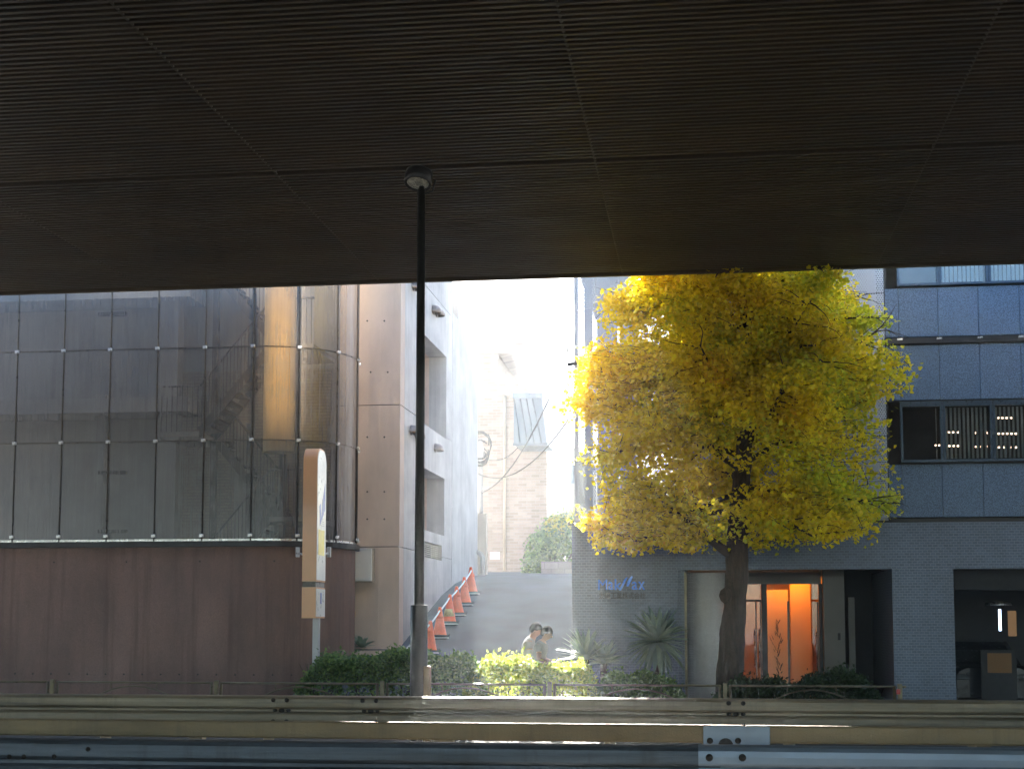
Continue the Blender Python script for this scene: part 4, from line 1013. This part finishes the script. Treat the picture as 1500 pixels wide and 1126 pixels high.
sgn([(-hw+.03,zc2+.03),(hw-.03,zc2+.03),(hw-.03,zc0-.03),(-hw+.03,zc0-.03)], .1285, .138, 'face', M['signwhite'], low)
sgn([(-.06,zA(884)),(.06,zA(884)),(.06,zA(868)),(-.06,zA(868))], .1385, .141, 'blue_mark', M['signblue'], low)
MB().cbox(cx+.0, cx+.12, YSg-.06, YSg+.06, .15, zc2-.002, .01).build('post', M['pipegrey'], ts)
for px, nm in ((434, 'left'), (480, 'right')):
    c = P(px, 808, YF-.12); bl = thing('wall_bracket', 'small steel fixing bracket on the concrete base, %s of the orange totem' % nm, 'bracket', (c.x, YF, c.z), 'brackets beside the totem')
    MB().cbox(c.x-.035, c.x+.035, YF-.05, YF+.02, c.z-.10, c.z+.10, .008).build('plate', M['pipegrey'], bl)
    e = P(446 if px < 450 else 472, 812, YF-.55)
    MB().tube([(c.x,YF-.06,c.z-.02),(e.x,YF-.55,e.z)], .022, 8).build('arm', M['steel'], bl)

# ================================================================== traffic cones up the slope
cone_spots = [(629,956),(644,934),(658,914),(670,901),(681,886),(690.5,870)]
cl_ = ['nearest orange traffic cone, half hidden by the lamp post','second orange traffic cone up the slope from the lamp post','traffic cone with a faded yellowish sleeve, third up the slope',
       'fourth orange traffic cone up the slope, plain','fifth orange traffic cone up the slope, second from the top','topmost orange traffic cone furthest up the slope']
tops = []
cprof = MB().lathe([(.165,.05),(.155,.06),(.035,.64),(.03,.66),(.028,.60)], n=18).mesh('cone_body', M['cone'])
cbase = MB().cbox(-.20,.20,-.20,.20,0,.05,.015).mesh('base', M['rubber'])
for i, (px, py) in enumerate(cone_spots):
    Y = 31.0
    for _ in range(12):            # walk to where the sight line meets the slope
        d = ray(px, py); f_ = lambda t: CAMZ + d.z*t/d.y - hl(t)
        lo, hi = 27.0, 42.0
        for _k in range(40):
            mid = (lo+hi)/2
            if f_(mid) > 0: lo = mid
            else: hi = mid
        Y = lo; break
    x = P(px, py, Y).x; x = max(x, XL+.26)
    t = thing('traffic_cone', cl_[i], 'traffic cone', (x, Y, hl(Y)+.02), 'cones along the alley wall')
    tl = (math.atan(.22), 0, 0)
    shared('cone_body', cprof, t, (x, Y, hl(Y)+.02), (R(random.uniform(-2,2)), R(random.uniform(-2,2)), 0)); shared('base', cbase, t, (x, Y, hl(Y)+.012), tl)
    if i == 2: MB().lathe([(.135,.16),(.098,.33),(.096,.33)], (x, Y, hl(Y)+.022), 18).build('sleeve', M['conewh'], t)
    else: MB().lathe([(.0875,.41),(.066,.50),(.064,.50)], (x, Y, hl(Y)+.022), 18).build('band', M['cone'], t)
    MB().box(x-.16, x+.24, Y-.235, Y-.215, hl(Y)-.0, hl(Y)+.02).build('base_edge', M['white'], t)
    tops.append(Vector((x, Y, hl(Y)+.60)))
pts = [Vector((tops[0].x-.15, tops[0].y-2.0, tops[0].z-.55))]
for a, b in zip(tops[:-1], tops[1:]):
    for k in range(4): pts.append(a.lerp(b, k/4) - Vector((0,0,.02*(k % 4 > 0))))
pts.append(tops[-1])
tag(MB().tube(pts, .02, 6).build('barrier_rope', M['white']), 'white rope strung through the tops of the traffic cones', 'rope')
tag(MB().tube([(XL+.06, PXp(648,900,XL).y, PXp(648,900,XL).z), (XL+.06, PXp(648,876,XL).y, PXp(648,876,XL).z)], .02, 6).build('marker_stick', M['white']), 'short white marker stick against the wall behind the cones', 'post')

# ================================================================== foliage
def shrub_box(name, label, cat, x0, x1, y0, y1, zb, ztop, n, size, cols, mat, group=None, seed=0, lump=.12, ground=.15, kindtpl=DIA, tplf=DIAF, stems=14):
    """clipped mass of leaves: dense skin over a lumpy box, thinner inside, stems below"""
    t = thing(name, label, cat, ((x0+x1)/2, (y0+y1)/2, ground), group)
    r = np.random.default_rng(seed)
    u = r.random((n,3)); 
    ph = r.random(8)*6.28
    X = x0 + (x1-x0)*u[:,0]; Yy = y0 + (y1-y0)*u[:,1]
    ztp = ztop + lump*(np.sin(X*2.3+ph[0])*.5 + np.sin(X*5.1+Yy*3+ph[1])*.4 + np.sin(X*11+ph[2])*.25)
    edge = np.minimum(1, np.minimum((X-x0), (x1-X))/.35); ztp = zb + (ztp-zb)*np.sqrt(np.clip(edge, .15, 1))
    ex = (Yy-(y0+y1)/2)/((y1-y0)/2); ztp = zb + (ztp-zb)*(1-.25*ex**4)
    w = u[:,2]**.5; Z = zb + (ztp-zb)*w
    sel = r.random(n) < .55                     # many leaves sit on the skin
    f = r.random(n)
    Yy = np.where(sel & (f < .45), y0 + .10*r.random(n) + .05*np.sin(X*4+Z*6+ph[3]), Yy); Z = np.where(sel & (f >= .45), ztp - .10*r.random(n)**1.5, Z)
    spr = r.random(n) < .02; Z = np.where(spr, ztp + .12*r.random(n), Z)
    pos = np.stack([X, Yy, Z], 1)
    nr = r.normal(size=(n,3))*.75 + np.array([0,-.35,.75]); up = r.normal(size=(n,3))*.8 + np.array([0,0,.4])
    c = np.asarray(cols); ci = r.integers(0, len(c), n); C = c[ci]*(0.75+.5*r.random((n,1)))
    leaves('foliage', mat, t, pos, nr, up, size*(.6+.7*r.random(n)), C, kindtpl, tplf)
    mb = MB()
    for k in range(stems):
        sx = x0+.1 + (x1-x0-.2)*r.random(); sy = y0+.15 + (y1-y0-.3)*r.random(); 
        for b in range(3): mb.tube([(sx,sy,ground),(sx+r.normal()*.06,sy+r.normal()*.05,(zb+ground)/2+.1),(sx+r.normal()*.15,sy+r.normal()*.12,ztop-.15)], [.012,.010,.004], 5)
    mb.build('stems', M['twig'], t)
    return t
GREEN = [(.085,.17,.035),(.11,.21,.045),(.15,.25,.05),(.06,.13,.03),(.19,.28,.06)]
SUNPAINT = [(.30,.38,.05),(.40,.44,.06),(.48,.48,.08),(.22,.32,.05)]  # sunlight put into the leaf colours of the hedge in the beam
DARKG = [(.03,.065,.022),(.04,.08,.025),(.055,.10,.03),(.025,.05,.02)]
YHd = 25.05
X_ = lambda px, Y=25.4: P(px, 980, Y).x
Z_ = lambda py, Y=25.4: P(700, py, Y).z
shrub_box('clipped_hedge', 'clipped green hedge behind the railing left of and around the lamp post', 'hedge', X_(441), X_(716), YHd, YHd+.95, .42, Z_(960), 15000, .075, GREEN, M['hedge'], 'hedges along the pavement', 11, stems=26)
shrub_box('clipped_hedge', 'hedge painted sunlit yellow-green in front of the two people', 'hedge', X_(684), X_(880), YHd, YHd+.9, .34, Z_(967), 6500, .08, SUNPAINT, M['hedge_sunpaint'], 'hedges along the pavement', 12, stems=20)
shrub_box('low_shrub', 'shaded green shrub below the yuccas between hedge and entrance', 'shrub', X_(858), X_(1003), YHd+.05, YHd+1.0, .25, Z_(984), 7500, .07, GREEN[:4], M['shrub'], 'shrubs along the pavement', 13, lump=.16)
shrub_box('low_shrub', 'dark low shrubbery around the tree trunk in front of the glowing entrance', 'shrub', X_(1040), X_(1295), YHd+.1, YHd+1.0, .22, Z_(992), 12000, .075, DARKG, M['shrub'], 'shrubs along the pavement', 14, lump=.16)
YBs = 43.5; gB = hl(YBs)
bx0, bx1 = P(764,800,YBs).x, P(850,800,YBs).x
bs = thing('rounded_bush', 'hazy rounded green bush with tips painted sunlit yellow over the planter', 'bush', ((bx0+bx1)/2, YBs+.6, gB), None)
n = 9000; r_ = np.random.default_rng(5)
cen = np.array([(P(a,b,YBs).x, YBs+.5+dy, P(a,b,YBs).z, rr) for a, b, rr, dy in ((782,826,.45,0),(790,800,.55,.3),(810,782,.65,.4),(830,775,.7,.5),(800,800,.6,.2),(825,800,.7,.5),(778,842,.35,0),(845,785,.7,.7),(812,768,.35,.3),(832,762,.35,.4))])
ci = r_.integers(0, len(cen), n); d = r_.normal(size=(n,3)); d /= np.linalg.norm(d, axis=1, keepdims=True)
pos = cen[ci,:3] + d*cen[ci,3:4]*(.55+.5*r_.random((n,1)))
pos[:,2] = np.maximum(pos[:,2], gB+.05)
C = np.array(GREEN)[r_.integers(0,5,n)]*(.8+.6*r_.random((n,1)))
C[ci >= 8] = np.array([.55,.52,.08])*(.7+.5*r_.random((int((ci >= 8).sum()),1)))  # top leaf clumps painted yellow to stand for sunlight
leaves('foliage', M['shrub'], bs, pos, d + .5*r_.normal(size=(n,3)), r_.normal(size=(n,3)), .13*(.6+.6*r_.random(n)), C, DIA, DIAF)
mb = MB()
for k in range(10): mb.tube([(cen[k,0]*.3+.7*(bx0+bx1)/2, YBs+.6, gB), tuple(cen[k,:3])], [.035,.01], 5)
mb.build('branches', M['twig'], bs)
pl0, pl1 = P(793,840,YBs-.3), P(850,840,YBs-.3)
MB().box(pl0.x, pl1.x+3, YBs-.35, YBs-.15, gB-.3, P(800,822,YBs-.3).z).build('planter_wall', M['planter'])
tag(bpy.data.objects['planter_wall'], 'low grey block planter wall under the hazy bush', 'wall')

def yucca(label, px, py, r, n, Y, trunk, seed, spread=(-70, 85), group='yuccas at the tiled wall'):
    c = P(px, py, Y); t = thing('yucca', label, 'yucca', (c.x, Y, .15), group); rr = random.Random(seed)
    mes = []
    for v in range(4):
        mb = MB(); L = 1.0; w = .05; sg_ = 7; dr = .10+.10*v*.6
        col = (.16+.02*v,.24+.02*v,.20)
        for i in range(sg_+1):
            s = i/sg_; ww = w*(1-s)**.55*(.55+.9*min(1,s*5)) if s < .999 else .001
            mb.v += [(-ww, 0, 0), (0,0,0), (ww,0,0)]
            z = -dr*s*s; y = L*s
            mb.v[-3] = (-ww, y, z+ww*.35); mb.v[-2] = (0, y, z); mb.v[-1] = (ww, y, z+ww*.35)
        for i in range(sg_):
            for k in range(2): mb.f.append((i*3+k, i*3+k+1, (i+1)*3+k+1, (i+1)*3+k)); mb.sm.append(True)
        me = mb.mesh('leaf', M['yucca']); at = me.attributes.new('leafcol','FLOAT_COLOR','POINT')
        for q_ in at.data: q_.color = (*col, 1)
        mes.append(me)
    for i in range(n):
        el = R(spread[0] + (spread[1]-spread[0])*((i+.5)/n)**.85); az = i*2.39996 + rr.uniform(-.2,.2)
        L = r*(.85+.3*rr.random())
        shared('leaf', mes[rr.randrange(4)], t, (c.x, Y, c.z), (el, rr.uniform(-.3,.3), az), (min(1.2, .8+.3*rr.random()), L, L))
    if trunk: MB().tube([(c.x,Y,.15),(c.x+.01,Y,(c.z+.15)/2),(c.x,Y,c.z)], [.09,.075,.06], 10).build('trunk', M['bark'], t)
    return t
yucca('large round-headed yucca on a stem beside the dark entrance jamb', 963, 940, .66, 150, 28.1, True, 1)
yucca('left spiky young yucca nearest the sunlit hedge', 858, 966, .60, 46, 27.6, True, 2, (8, 86))
yucca('small spiky yucca between the young one and the large one', 884, 972, .50, 40, 27.8, True, 3, (5, 80))
# tuft on the ledge below the tan wall
c = P(528, 946, YT-.3)
yucca('little dark weed tuft on the ledge at the tan wall\'s foot', 530, 948, .30, 22, YT-.3, False, 4, (10, 80), None)

# ================================================================== ginkgo street tree
YTr = 26.6
tb = P(1069, 1010, YTr); tx = tb.x
tr = thing('ginkgo_tree', 'golden yellow ginkgo street tree in front of the office building', 'tree', (tx, YTr, .15))
def tpt(px, py): c = P(px, py, YTr); return (c.x, YTr, c.z)
tk = [(tx-.0,YTr,.10), tpt(1069,985), tpt(1073,930), tpt(1077,880), tpt(1079,830), tpt(1081,780), tpt(1083,740), tpt(1088,680), tpt(1092,620), tpt(1095,560), tpt(1094,500), tpt(1096,440), tpt(1097,380), tpt(1096,300), tpt(1098,190)]
tr_r = [.27,.24,.215,.195,.195,.19,.17,.15,.125,.11,.09,.075,.058,.04,.015]
# smooth, knobbly trunk
def smooth_path(pts, rad, k):
    P_ = [np.array(p, float) for p in pts]; out, ro = [], []
    for i in range(len(P_)-1):
        p0, p1, p2, p3 = P_[max(i-1,0)], P_[i], P_[i+1], P_[min(i+2,len(P_)-1)]
        for j in range(k):
            t = j/k; out.append(.5*((2*p1)+(-p0+p2)*t+(2*p0-5*p1+4*p2-p3)*t*t+(-p0+3*p1-3*p2+p3)*t**3)); ro.append(rad[i]*(1-t)+rad[i+1]*t)
    out.append(P_[-1]); ro.append(rad[-1]); return out, ro
tp, trr = smooth_path(tk, tr_r, 6)
mb = MB(); mb.tube(tp, trr, 22)
b = 22
for i, v in enumerate(mb.v):       # bark ridges and burls
    ring, k = divmod(i, b); c = tp[ring]; d = np.array(v)-c
    f = 1 + .05*math.sin(k*2*math.pi/22*7 + ring*.35) + .05*math.sin(ring*.9+k*.8) + .035*random.uniform(-1,1)
    mb.v[i] = tuple(c + d*f)
c = Vector(tpt(1062, 872)); mb.lathe([(.02,-.16),(.10,-.09),(.13,0),(.10,.09),(.02,.15)], (c.x+.02, YTr-.12, c.z), 10)
mb.build('trunk', M['bark'], tr)
def radius_at(z):
    zs = [2.9, 3.4, 4.2, 5.0, 5.8, 6.6, 7.4, 8.2, 9.6, 11.0, 12.2]; rs = [1.6, 2.5, 3.05, 3.1, 3.0, 2.75, 2.55, 2.35, 1.9, 1.2, .35]
    return float(np.interp(z, zs, rs))
tz = np.array([p[2] for p in tp])
def trunk_at(z):
    i = int(np.argmin(abs(tz-z))); return np.array(tp[i]), trr[i]
rt = np.random.default_rng(21)
br_mb = MB(); LP, LU = [], []
def limb(p0, az, el, L, r0, droop, seg=9, wob=.10):
    pts = [np.array(p0, float)]; d = np.array([math.cos(az)*math.cos(el), math.sin(az)*math.cos(el), math.sin(el)])
    for i in range(seg):
        d = d + rt.normal(size=3)*wob + np.array([0,0,-droop/seg]); d /= np.linalg.norm(d)
        if pts[-1][2] < 3.35: d[2] = abs(d[2])*.5; d /= np.linalg.norm(d)
        pts.append(pts[-1] + d*L/seg)
    return pts
def clothe(pts, t0, density, spread):
    """hang spur clusters of leaves along a twig"""
    pts = np.array(pts); L = np.linalg.norm(np.diff(pts, axis=0), axis=1).sum(); n = max(2, int(L*density))
    for t in np.linspace(t0, 1.03, n):
        i = min(int(t*(len(pts)-1)), len(pts)-2); f = t*(len(pts)-1) - i
        c = pts[i]*(1-f) + pts[i+1]*f + rt.normal(size=3)*.035
        m = rt.integers(5, 10)
        q_ = c + rt.normal(size=(m,3))*spread
        LP.append(q_); LU.append(q_ - c + rt.normal(size=(m,3))*.02 + np.array([0,0,-.02]))
nb_ = 72
for i in range(nb_):
    z = 3.55 + (11.6-3.55)*((i+.5)/nb_)**.92
    az = i*2.39996 + rt.normal()*.25
    c, r0 = trunk_at(z); Rr = radius_at(z + .35)*(.80+.20*rt.random())
    el = R(rt.uniform(8, 34)) if z > 4.4 else R(rt.uniform(-2, 24))
    pts = limb(c, az, el, Rr*1.06, 0, .55 if z < 5 else .38)
    rad = [max(.006, (.052 if z < 7 else .036)*(1-k/len(pts))**.9 + .004) for k in range(len(pts))]
    br_mb.tube(pts, rad, 6)
    clothe(pts, .42, 7, .07)
    ns = int(7 + 5*Rr)
    for s in range(ns):
        t = .22 + .78*(s+rt.random())/ns; k = min(int(t*(len(pts)-1)), len(pts)-2); p0 = pts[k] + (pts[k+1]-pts[k])*rt.random()
        az2 = az + rt.choice([-1,1])*rt.uniform(.35, 1.25); L2 = Rr*rt.uniform(.22,.46)*(1.15-.5*t)
        p2 = limb(p0, az2, R(rt.uniform(-18, 38)), L2, 0, rt.uniform(.1,.6), 5, .16)
        br_mb.tube(p2, [max(.003,.013*(1-q_/6)) for q_ in range(6)], 4, caps=False)
        clothe(p2, .15, 15, .075)
        for u in range(3):
            p3 = limb(p2[1+u], az2 + rt.uniform(-1.2,1.2), R(rt.uniform(-55, 35)), rt.uniform(.22,.5), 0, .6, 4, .2)
            clothe(p3, .1, 13, .065)
# the low left limb that leaves the trunk and sweeps up
pts, rad = smooth_path([tpt(1076,815), (*tpt(1058,804)[:1], YTr-.15, tpt(1058,804)[2]), (tpt(1035,788)[0], YTr-.35, tpt(1035,788)[2]), (tpt(1008,768)[0], YTr-.5, tpt(1008,768)[2]), (tpt(975,742)[0], YTr-.6, tpt(975,742)[2]), (tpt(940,728)[0], YTr-.7, tpt(940,728)[2])], [.10,.085,.065,.05,.035,.02], 4)
br_mb.tube(pts, rad, 8)
for k in range(8, len(pts), 1):
    for s in range(3):
        p2 = limb(pts[k], math.pi + rt.uniform(-1.3,1.3), R(rt.uniform(-12,50)), rt.uniform(.5,.95), 0, .6, 5, .15); br_mb.tube(p2, [.01,.008,.006,.005,.004,.003], 4, caps=False); clothe(p2, .15, 12, .075)
# hanging sprays under the crown
for px, py in ((905,735),(930,742),(955,750),(985,745),(1010,745),(890,722),(1125,755),(1150,760),(1205,745),(1230,740),(1185,760),(1255,720)):
    c = P(px, py-45, YTr + rt.uniform(-1.0,.6)); 
    for s in range(3):
        p2 = limb((c.x,c.y,c.z), rt.uniform(0,6.28), R(rt.uniform(-80,-40)), rt.uniform(.5,.85), 0, .8, 5, .15); br_mb.tube(p2, [.006]*5+[.003], 4, caps=False); clothe(p2, .1, 11, .05)
br_mb.build('branches', M['twig'], tr)
LPa = np.concatenate(LP); LUa = np.concatenate(LU)
def env(z):
    return np.interp(z, [3.05, 3.3, 3.7, 4.3, 5.0, 5.8, 6.6, 7.4, 8.2, 9.6, 11.0, 12.2], [1.1, 1.95, 2.5, 2.85, 2.95, 2.92, 2.72, 2.38, 1.92, 1.3, .7, .1])
def inside(p, k=1.0):
    d = p - np.array([tx+.12, YTr, 0]); r = np.hypot(d[:,0], d[:,1]); a = np.arctan2(d[:,1], d[:,0])
    lump = 1 + .06*np.sin(a*5 + p[:,2]*1.7) + .08*np.sin(a*11 - p[:,2]*5.1) + .09*np.sin(p[:,2]*6.3 + a*3)
    return (p[:,2] > 3.05 + .22*np.sin(a*4+1) + .10*d[:,0]*(d[:,0] > 0)) & (r < env(p[:,2])*lump*k)
keep = inside(LPa, 1.03) | (rt.random(len(LPa)) < .22) & (LPa[:,2] > 3.1) & inside(LPa, 1.13) | (rt.random(len(LPa)) < .5) & (LPa[:,2] > 2.72) & (LPa[:,2] < 3.5) & (np.abs(LPa[:,0]-tx) < 2.5); LPa, LUa = LPa[keep], LUa[keep]
# sprays that fill out the crown between the limbs
fill_mb = MB(); LP, LU = [LPa], [LUa]
zc = rt.uniform(3.2, 11.6, 4600); aa = rt.uniform(0, 2*math.pi, 4600); rr = env(zc)*np.sqrt(rt.uniform(.2, .98, 4600))
cc_ = np.stack([tx+.12+rr*np.cos(aa), YTr+rr*np.sin(aa), zc], 1); cc_ = cc_[inside(cc_, .97)]
hole = np.sin(cc_[:,0]*2.1+1.3)*np.sin(cc_[:,2]*2.4+.4)*np.sin(cc_[:,1]*1.9+2.2) > .36     # leave some hollows
for c in cc_[~hole]:
    d = np.array([c[0]-tx, c[1]-YTr, .25*rt.normal()-.1]); d /= np.linalg.norm(d)
    st0 = c - d*rt.uniform(.2,.4); mid = (st0+c)/2 + rt.normal(size=3)*.03
    fill_mb.tube([tuple(st0), tuple(mid), tuple(c)], [.005,.004,.002], 3, caps=False)
    m = rt.integers(7, 14); q_ = c - d*rt.uniform(-.05,.32,size=(m,1)) + rt.normal(size=(m,3))*.065
    LP.append(q_); LU.append(q_-c + rt.normal(size=(m,3))*.04 + np.array([0,0,-.02]))
fill_mb.build('twigs', M['twig'], tr)
LP = np.concatenate(LP); LU = np.concatenate(LU); n = len(LP)
print('ginkgo leaves', n)
# colour: golden, with orange and greenish sprays (smooth in space, speckled per leaf)
ph = LP*1.7
g_ = np.sin(ph[:,0]*1.9+1)*np.sin(ph[:,1]*1.6+2)*.5 + np.sin(ph[:,2]*2.3+ph[:,0])*.5 + .35*rt.normal(size=n)
gold = np.array([.96,.77,.02]); green = np.array([.66,.70,.04]); orange = np.array([.92,.55,.03])
side = np.clip((LP[:,0]-tx)/3.0, -1, 1)
wg = np.clip((g_ + .55*side - .15), 0, 1)[:,None]; wo = np.clip((-g_ -.75 - .25*side), 0, 1)[:,None]
C = gold*(1-wg)*(1-wo) + green*wg + orange*wo*(1-wg)
C = C*(.78+.42*rt.random((n,1)))
up = LU/np.maximum(np.linalg.norm(LU, axis=1, keepdims=True), 1e-6)
nrm = rt.normal(size=(n,3))*.8 + np.array([0,-.3,.7])
leaves('crown', M['ginkgo'], tr, LP, nrm, up, .084*(.65+.6*rt.random(n)), C, FAN, FANF)

# ================================================================== two people behind the hedge
def skin_obj(name, verts, edges, radii, mat, parent, root=0, sub=2):
    me = bpy.data.meshes.new(name); me.from_pydata(verts, edges, []); o = bpy.data.objects.new('tmp', me); COL.objects.link(o)
    sk = o.modifiers.new('s', 'SKIN'); sk.use_smooth_shade = True
    for i, r in enumerate(radii): me.skin_vertices[0].data[i].radius = r if hasattr(r, '__len__') else (r, r)
    me.skin_vertices[0].data[root].use_root = True
    sb_ = o.modifiers.new('d', 'SUBSURF'); sb_.levels = sub; sb_.render_levels = sub
    dg = bpy.context.evaluated_depsgraph_get(); m2 = bpy.data.meshes.new_from_object(o.evaluated_get(dg)); bpy.data.objects.remove(o)
    m2.name = name; m2.materials.clear(); m2.materials.append(mat)
    ob_ = bpy.data.objects.new(name, m2); link(ob_, parent); return ob_
def person(label, x, y, gz, hgt, yaw, lean, top, sleeve, trousers, vest):
    """local frame: x forward, y to the person's left, z up; head bowed forward"""
    p = thing('person', label, 'person', (x, y, gz), None); p.rotation_euler = (0, 0, yaw); s = hgt/1.66
    V, E, Rr = [], [], []
    def add(v, r, prev=None):
        V.append(tuple(c*s for c in v)); Rr.append(tuple(a*s for a in r) if hasattr(r,'__len__') else r*s)
        if prev is not None: E.append((prev, len(V)-1))
        return len(V)-1
    L = lean
    pel = add((0,0,.92), (.135,.105)); wai = add((.01+L*.2,0,1.06), (.125,.095), pel); che = add((.02+L*.7,0,1.24), (.15,.11), wai); sho = add((.02+L,0,1.37), (.11,.085), che)
    nec = add((.06+L*1.2,0,1.45), .055, sho); hb = add((.10+L*1.3,0,1.52), .075, nec); hm = add((.115+L*1.35,0,1.585), .088, hb); ht = add((.12+L*1.4,0,1.645), .07, hm)
    hands = []
    for sy in (-1, 1):
        a = add((.01+L,.17*sy,1.36), .06, sho); e = add((.05+L*.6,.22*sy,1.09), .043, a); w_ = add((.26+L*.5,.13*sy,1.02), .030, e); h_ = add((.33+L*.5,.10*sy,1.03), (.034,.02), w_)
        for f in range(4):
            o1 = add((.375+L*.5, .10*sy+(.026-.0175*f), 1.035-.002*f), .0095, h_); o2 = add((.405+L*.5-.006*abs(f-1.3), .10*sy+(.028-.019*f), 1.02), .0085, o1); add((.415+L*.5-.008*abs(f-1.3), .10*sy+(.028-.019*f), .998), .0075, o2)
        t1 = add((.345+L*.5,.10*sy-.035*sy,1.05), .011, h_); add((.375+L*.5,.10*sy-.045*sy,1.06), .009, t1)
        hip = add((0,.09*sy,.86), .088, pel); kn = add((.03,.10*sy,.48), .058, hip); an = add((-.01,.10*sy,.09), .042, kn); fo = add((.06,.10*sy,.045), (.045,.035), an); add((.15,.105*sy,.035), (.045,.028), fo)
    skin_obj('body', V, E, Rr, M['skin'], p)
    # clothes follow the body a little further out
    def cloth(name, pts, eds, rad, mat): return skin_obj(name, [tuple(c*s for c in q_) for q_ in pts], eds, [tuple(a*s for a in r) if hasattr(r,'__len__') else r*s for r in rad], mat, p)
    cp = [(0,0,.90),(.01+L*.2,0,1.06),(.02+L*.7,0,1.24),(.02+L,0,1.37),(.05+L*1.1,0,1.425)]; ce = [(0,1),(1,2),(2,3),(3,4)]; cr_ = [(.15,.12),(.15,.125),(.18,.15),(.15,.125),(.085,.08)]
    for sy in (-1,1):
        k = len(cp); cp += [(.01+L,.175*sy,1.36),(.03+L*.8,.205*sy,1.22)]; ce += [(3,k),(k,k+1)]; cr_ += [.078,.064]
    cloth('shirt', cp, ce, cr_, M[top])
    cp, ce, cr_ = [], [], []
    for sy in (-1,1):
        k = len(cp); cp += [(.03+L*.8,.205*sy,1.24),(.05+L*.6,.22*sy,1.09),(.25+L*.5,.135*sy,1.022)]; ce += [(k,k+1),(k+1,k+2)]; cr_ += [.060,.052,.040]
    for i, sy in enumerate((-1,1)):
        cloth('sleeve', cp[i*3:i*3+3], [(0,1),(1,2)], cr_[i*3:i*3+3], M[sleeve])
    cloth('trousers', [(0,0,.93),(0,.09,.86),(.03,.10,.48),(0,.10,.10),(0,-.09,.86),(.03,-.10,.48),(0,-.10,.10)], [(0,1),(1,2),(2,3),(0,4),(4,5),(5,6)], [(.15,.12),.10,.075,.068,.10,.075,.068], M[trousers])
    # head details, built on a bowed frame
    hc_ = Vector((.115+L*1.35, 0, 1.585))*s; bow = Matrix.Rotation(R(20), 4, 'Y')
    def headpart(name, mat, fn, nu=18, nv=12):
        mb = MB()
        for i in range(nv+1):
            for j in range(nu):
                v_ = fn(i/nv*math.pi, j/nu*2*math.pi); q_ = bow @ Vector(v_)*s + hc_; mb.v.append(tuple(q_))
        for i in range(nv):
            for j in range(nu): mb.f.append((i*nu+j, i*nu+(j+1)%nu, (i+1)*nu+(j+1)%nu, (i+1)*nu+j)); mb.sm.append(True)
        me = mb.mesh(name, mat); o_ = bpy.data.objects.new(name, me); link(o_, p); return o_
    def skull(t, a):
        x_, y_, z_ = math.sin(t)*math.cos(a), math.sin(t)*math.sin(a), math.cos(t)
        jaw = max(0, -z_); return (x_*(.098-.018*jaw)+.022*jaw, y_*(.078-.022*jaw), z_*.118-.012)
    headpart('head', M['skin'], skull)
    rh = random.Random(int(x*100))
    def hairf(t, a):
        x_, y_, z_ = math.sin(t)*math.cos(a), math.sin(t)*math.sin(a), math.cos(t)
        low = -.55 if x_ < -.15 else (-.12 if x_ < .40 else .12); front = max(0, x_)
        z2 = max(z_, low + .05*math.sin(9*a)); g2 = 1 + .05*math.sin(a*13+t*7)
        return (x_*.112*g2 - .012, y_*.094*g2, z2*.138 + .002)
    headpart('hair', M['hair'], hairf, 26, 14)
    def blob(c_, r3): return lambda t, a: (c_[0]+math.sin(t)*math.cos(a)*r3[0], c_[1]+math.sin(t)*math.sin(a)*r3[1], c_[2]+math.cos(t)*r3[2])
    headpart('nose', M['skin'], blob((.103,0,-.035), (.02,.013,.022)), 8, 6)
    for sy in (-1,1):
        headpart('ear', M['skin'], blob((-.003,.077*sy,-.03), (.018,.008,.03)), 8, 6); headpart('eye', M['hair'], blob((.087,.03*sy,-.008), (.008,.012,.005)), 8, 5)
    headpart('mouth', M['clothb'], blob((.088,0,-.078), (.008,.022,.004)), 8, 5)
    return p
YPp = 26.45
c1 = P(784, 950, YPp+.15); c2 = P(799, 950, YPp-.22)
p1 = person('left person in a light grey top with head bowed, behind the sunlit hedge', c1.x-.19, YPp+.15, .15, 1.63, R(8), .07, 'clothl', 'clothl', 'clothd', False)
p2 = person('right person in grey vest and brown sleeves looking down, behind the sunlit hedge', c2.x-.15, YPp-.22, .15, 1.57, R(-6), .06, 'clothg', 'clothb', 'clothd', True)

# ================================================================== the lit air
mb = MB(); mb.box(-70, 70, -40, 95, -1.0, 24.0)
hz = mb.build('haze', bpy.data.materials.new('haze_air')); hz['kind'] = 'stuff'; hz['label'] = 'bright hazy air glowing in the gap between the buildings'
hm_ = hz.data.materials[0]; hm_.use_nodes = True; nt = hm_.node_tree; nt.nodes.clear()
o_ = nt.nodes.new('ShaderNodeOutputMaterial'); v_ = nt.nodes.new('ShaderNodeVolumePrincipled')
v_.inputs['Color'].default_value = (.86,.93,1.0,1); v_.inputs['Density'].default_value = .0016; v_.inputs['Anisotropy'].default_value = .5
nt.links.new(v_.outputs[0], o_.inputs['Volume'])
